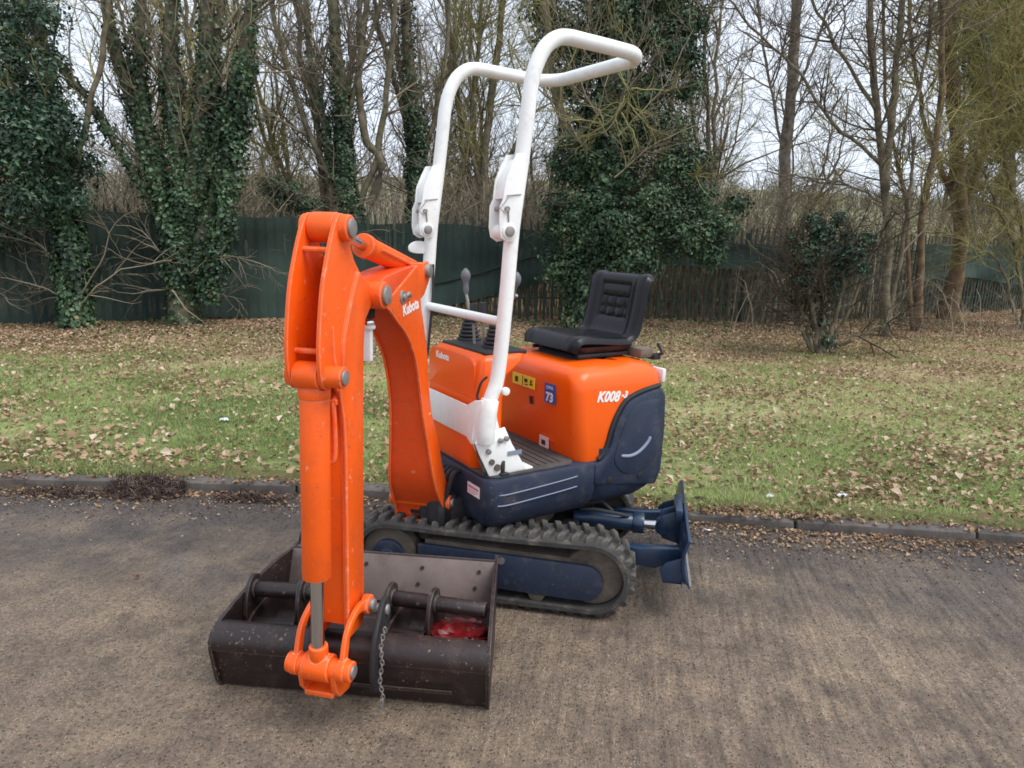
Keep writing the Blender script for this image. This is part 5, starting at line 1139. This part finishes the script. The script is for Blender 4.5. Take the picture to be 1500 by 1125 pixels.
pr_ = .05+.20*np.clip(patch(x, y, 1.3, 2)*2-.3, 0, 1)+1.7*np.clip(1-(fd-.2)/4.2, 0, 1)**1.2*(.75+.45*patch(x, y, .8, 4))+.30*np.exp(-((d-.15)/.25)**2)*(.5+patch(x, y, 1.5, 1))+.10*np.clip(x/4, 0, 1)
keep = (d > 0) & (fd > -1.0) & (q.random(len(x)) < pr_); x, y = x[keep], y[keep]
litter('leaf_litter', 'brown and pale dead leaves strewn over the verge, thickest near the fence', x, y, .033, 62, dead_m, .020, .6)
x, y = scatter_xy(60000, q, 14, 1.0); fd = fence_y(x)-y
keep = (fd > .1) & (y > kerb_y(x)+1.5) & (q.random(len(x)) < np.exp(-((fd-1.0)/1.0)**2)*(.5+.6*patch(x, y, .9, 5))); x, y = x[keep], y[keep]
litter('ground_ivy', 'low ivy and weeds creeping along the foot of the fence', x, y, .04, 63, clover_m, .06, .5, cat='ground ivy')
# leaves, grit and mossy crumbs in the gutter and on the road
x = q.uniform(-3.4, 3.4, 5200); y = kerb_y(x)-np.abs(q.normal(0, .13, 5200))-.01
keep = q.random(5200) < .35+.5*patch(x, y, 1.2, 1)**2+.25*(x > .8); x, y = x[keep], y[keep]
xk = q.uniform(-3.6, 3.6, 5200); yk = kerb_y(xk)+q.uniform(-.004, .17, 5200)
kk = q.random(5200) < .10+.35*np.clip(patch(xk, yk*0, 1.1, 3), 0, 1)+.75*np.exp(-((xk-1.35)/.45)**2)+.25*(xk > 2.2)+.2*np.exp(-((xk+1.3)/.5)**2)
litter('kerb_leaves', 'dead leaves and crumbs of soil lying along the top of the kerb', xk[kk], yk[kk], .026, 66, dead_m, .012, .6, base=.052, tint=Q(2).random(int(kk.sum()))*.8)
xb, yb = scatter_xy(9000, q, 9, 1.0); db = yb-kerb_y(xb)-.15
kb_ = (db > 0) & (q.random(9000) < .25+.6*np.clip(patch(xb, yb, 1.1, 5), 0, 1)); litter('large_leaves', 'larger curled pale leaves lying singly on the grass', xb[kb_], yb[kb_], .055, 67, dead_m, .028, .6, tint=.35+.65*Q(3).random(int(kb_.sum())))
litter('gutter_leaves', 'small torn dead leaves lying in the gutter along the kerb', x, y, .020, 64, dead_m, .010, .4, base=.002, tint=Q(1).random(len(x))*.75)
n = 9000; x = q.uniform(-3.6, 3.6, n); y = kerb_y(x)-np.abs(q.normal(0, .22, n))-.005; s_ = q.uniform(.002, .006, n)
n2 = 5000; x = np.concatenate([x, q.uniform(-3, 3, n2)]); y = np.concatenate([y, q.uniform(.9, 3.6, n2)]); s_ = np.concatenate([s_, q.uniform(.0012, .0032, n2)])
ok = y < kerb_y(x); x, y, s_ = x[ok], y[ok], s_[ok]; n = len(x)
tet = np.array([(1, 0, -.3), (-.6, .8, -.3), (-.5, -.9, -.3), (.1, 0, .9)]); an = q.uniform(0, 6.28, n)
V = np.empty((n, 4, 3))
for k in range(4):
    j = q.uniform(.7, 1.3, n)
    V[:, k, 0] = x+s_*j*(tet[k, 0]*np.cos(an)-tet[k, 1]*np.sin(an)); V[:, k, 1] = y+s_*j*(tet[k, 0]*np.sin(an)+tet[k, 1]*np.cos(an)); V[:, k, 2] = .001+s_*.3+s_*.6*tet[k, 2]
F = (np.arange(n)[:, None, None]*4+np.array([(0, 1, 3), (1, 2, 3), (2, 0, 3)])[None]).reshape(-1, 3)
grit_m = leafmat('grit', [(0, (50, 44, 40)), (.55, (90, 80, 70)), (.8, (140, 120, 96)), (1, (215, 205, 190))], .9, spec=.2)
tag(link_mesh('grit', np_mesh('grit', V.reshape(-1, 3), F, grit_m, np.repeat(q.random(n)**1.6, 4))), 'loose grit and crumbs of stone scattered over the road', 'grit', kind='stuff')
# heaps of dark twigs and moss by the kerb
def heap(label, cx_, cy_, n, rx, ry, h, seed):
    q = Q(seed); lb = Limbs()
    for i in range(n):
        a = q.uniform(0, 6.28); r_ = q.random()**.7; p = np.array([cx_+rx*r_*cos(a), cy_+ry*r_*sin(a), .006+h*(1-r_)*q.random()])
        d_ = q.normal(size=3)*np.array([1, 1, .55]); d_ /= np.linalg.norm(d_); l = q.uniform(.03, .10)
        pts = [p-d_*l/2]
        for k in range(4): d_ = d_+q.normal(0, .35, 3); d_ /= np.linalg.norm(d_); pts.append(pts[-1]+d_*l/4)
        P = np.array(pts); P[:, 2] = np.maximum(P[:, 2], .003); base = kerb_y(P[:, 0]); P[:, 2] = np.where(P[:, 1] > base-.01, np.maximum(P[:, 2]+.045, .052), P[:, 2])
        lb.add(P, np.full(5, q.uniform(.0012, .0028)), 3)
    o = link_mesh('twig_heap', lb.mesh('twig_heap', leafmat('heap_twigs', [(0, (46, 38, 36)), (.6, (84, 70, 66)), (1, (140, 122, 108))], .9, spec=.1))); tag(o, label, 'twig heap'); return o
heap('dark heap of twigs and dead moss spilling over the kerb at left', -2.03, 3.69, 850, .23, .12, .05, 71)
heap('small scatter of dark twigs in the gutter beside the excavator arm', -1.42, 3.64, 260, .20, .06, .022, 72)
heap('thin trail of dark crumbs in the gutter at the left', -2.45, 3.62, 260, .25, .05, .012, 73)
# bits of litter
def scrap(label, x, y, s_, m, seed):
    q = Q(seed); V = []; N_ = 7
    for i in range(N_):
        for k in range(N_): V.append(((i/6-.5)*s_+q.normal(0, s_*.05), (k/6-.5)*s_*.6+q.normal(0, s_*.05), .012+abs(q.normal(0, s_*.16))))
    o = MB().add(V, [(i*N_+k, (i+1)*N_+k, (i+1)*N_+k+1, i*N_+k+1) for i in range(N_-1) for k in range(N_-1)]).build('litter_scrap', m); o.location = (x, y, float(lawn_z(x, y)) if y > kerb_y(x) else 0)
    tag(o, label, 'litter'); return o
paper = mat('white_paper', (.7, .72, .74), .7)
scrap('crumpled white scrap of paper on the grass left of the arm', -2.10, 4.95, .07, paper, 81)
scrap('pale scrap of paper among leaves near the kerb at right', 1.93, 3.84, .06, paper, 82)
scrap('thin pale scrap on the grass edge right of the blade', 1.50, 3.80, .05, paper, 83)
scrap('flat white scrap on the road beside the dozer blade', 1.04, 3.40, .025, paper, 84)
scrap('tiny red scrap lying on the road left of the bucket', -1.56, 2.72, .020, M['red'], 85)
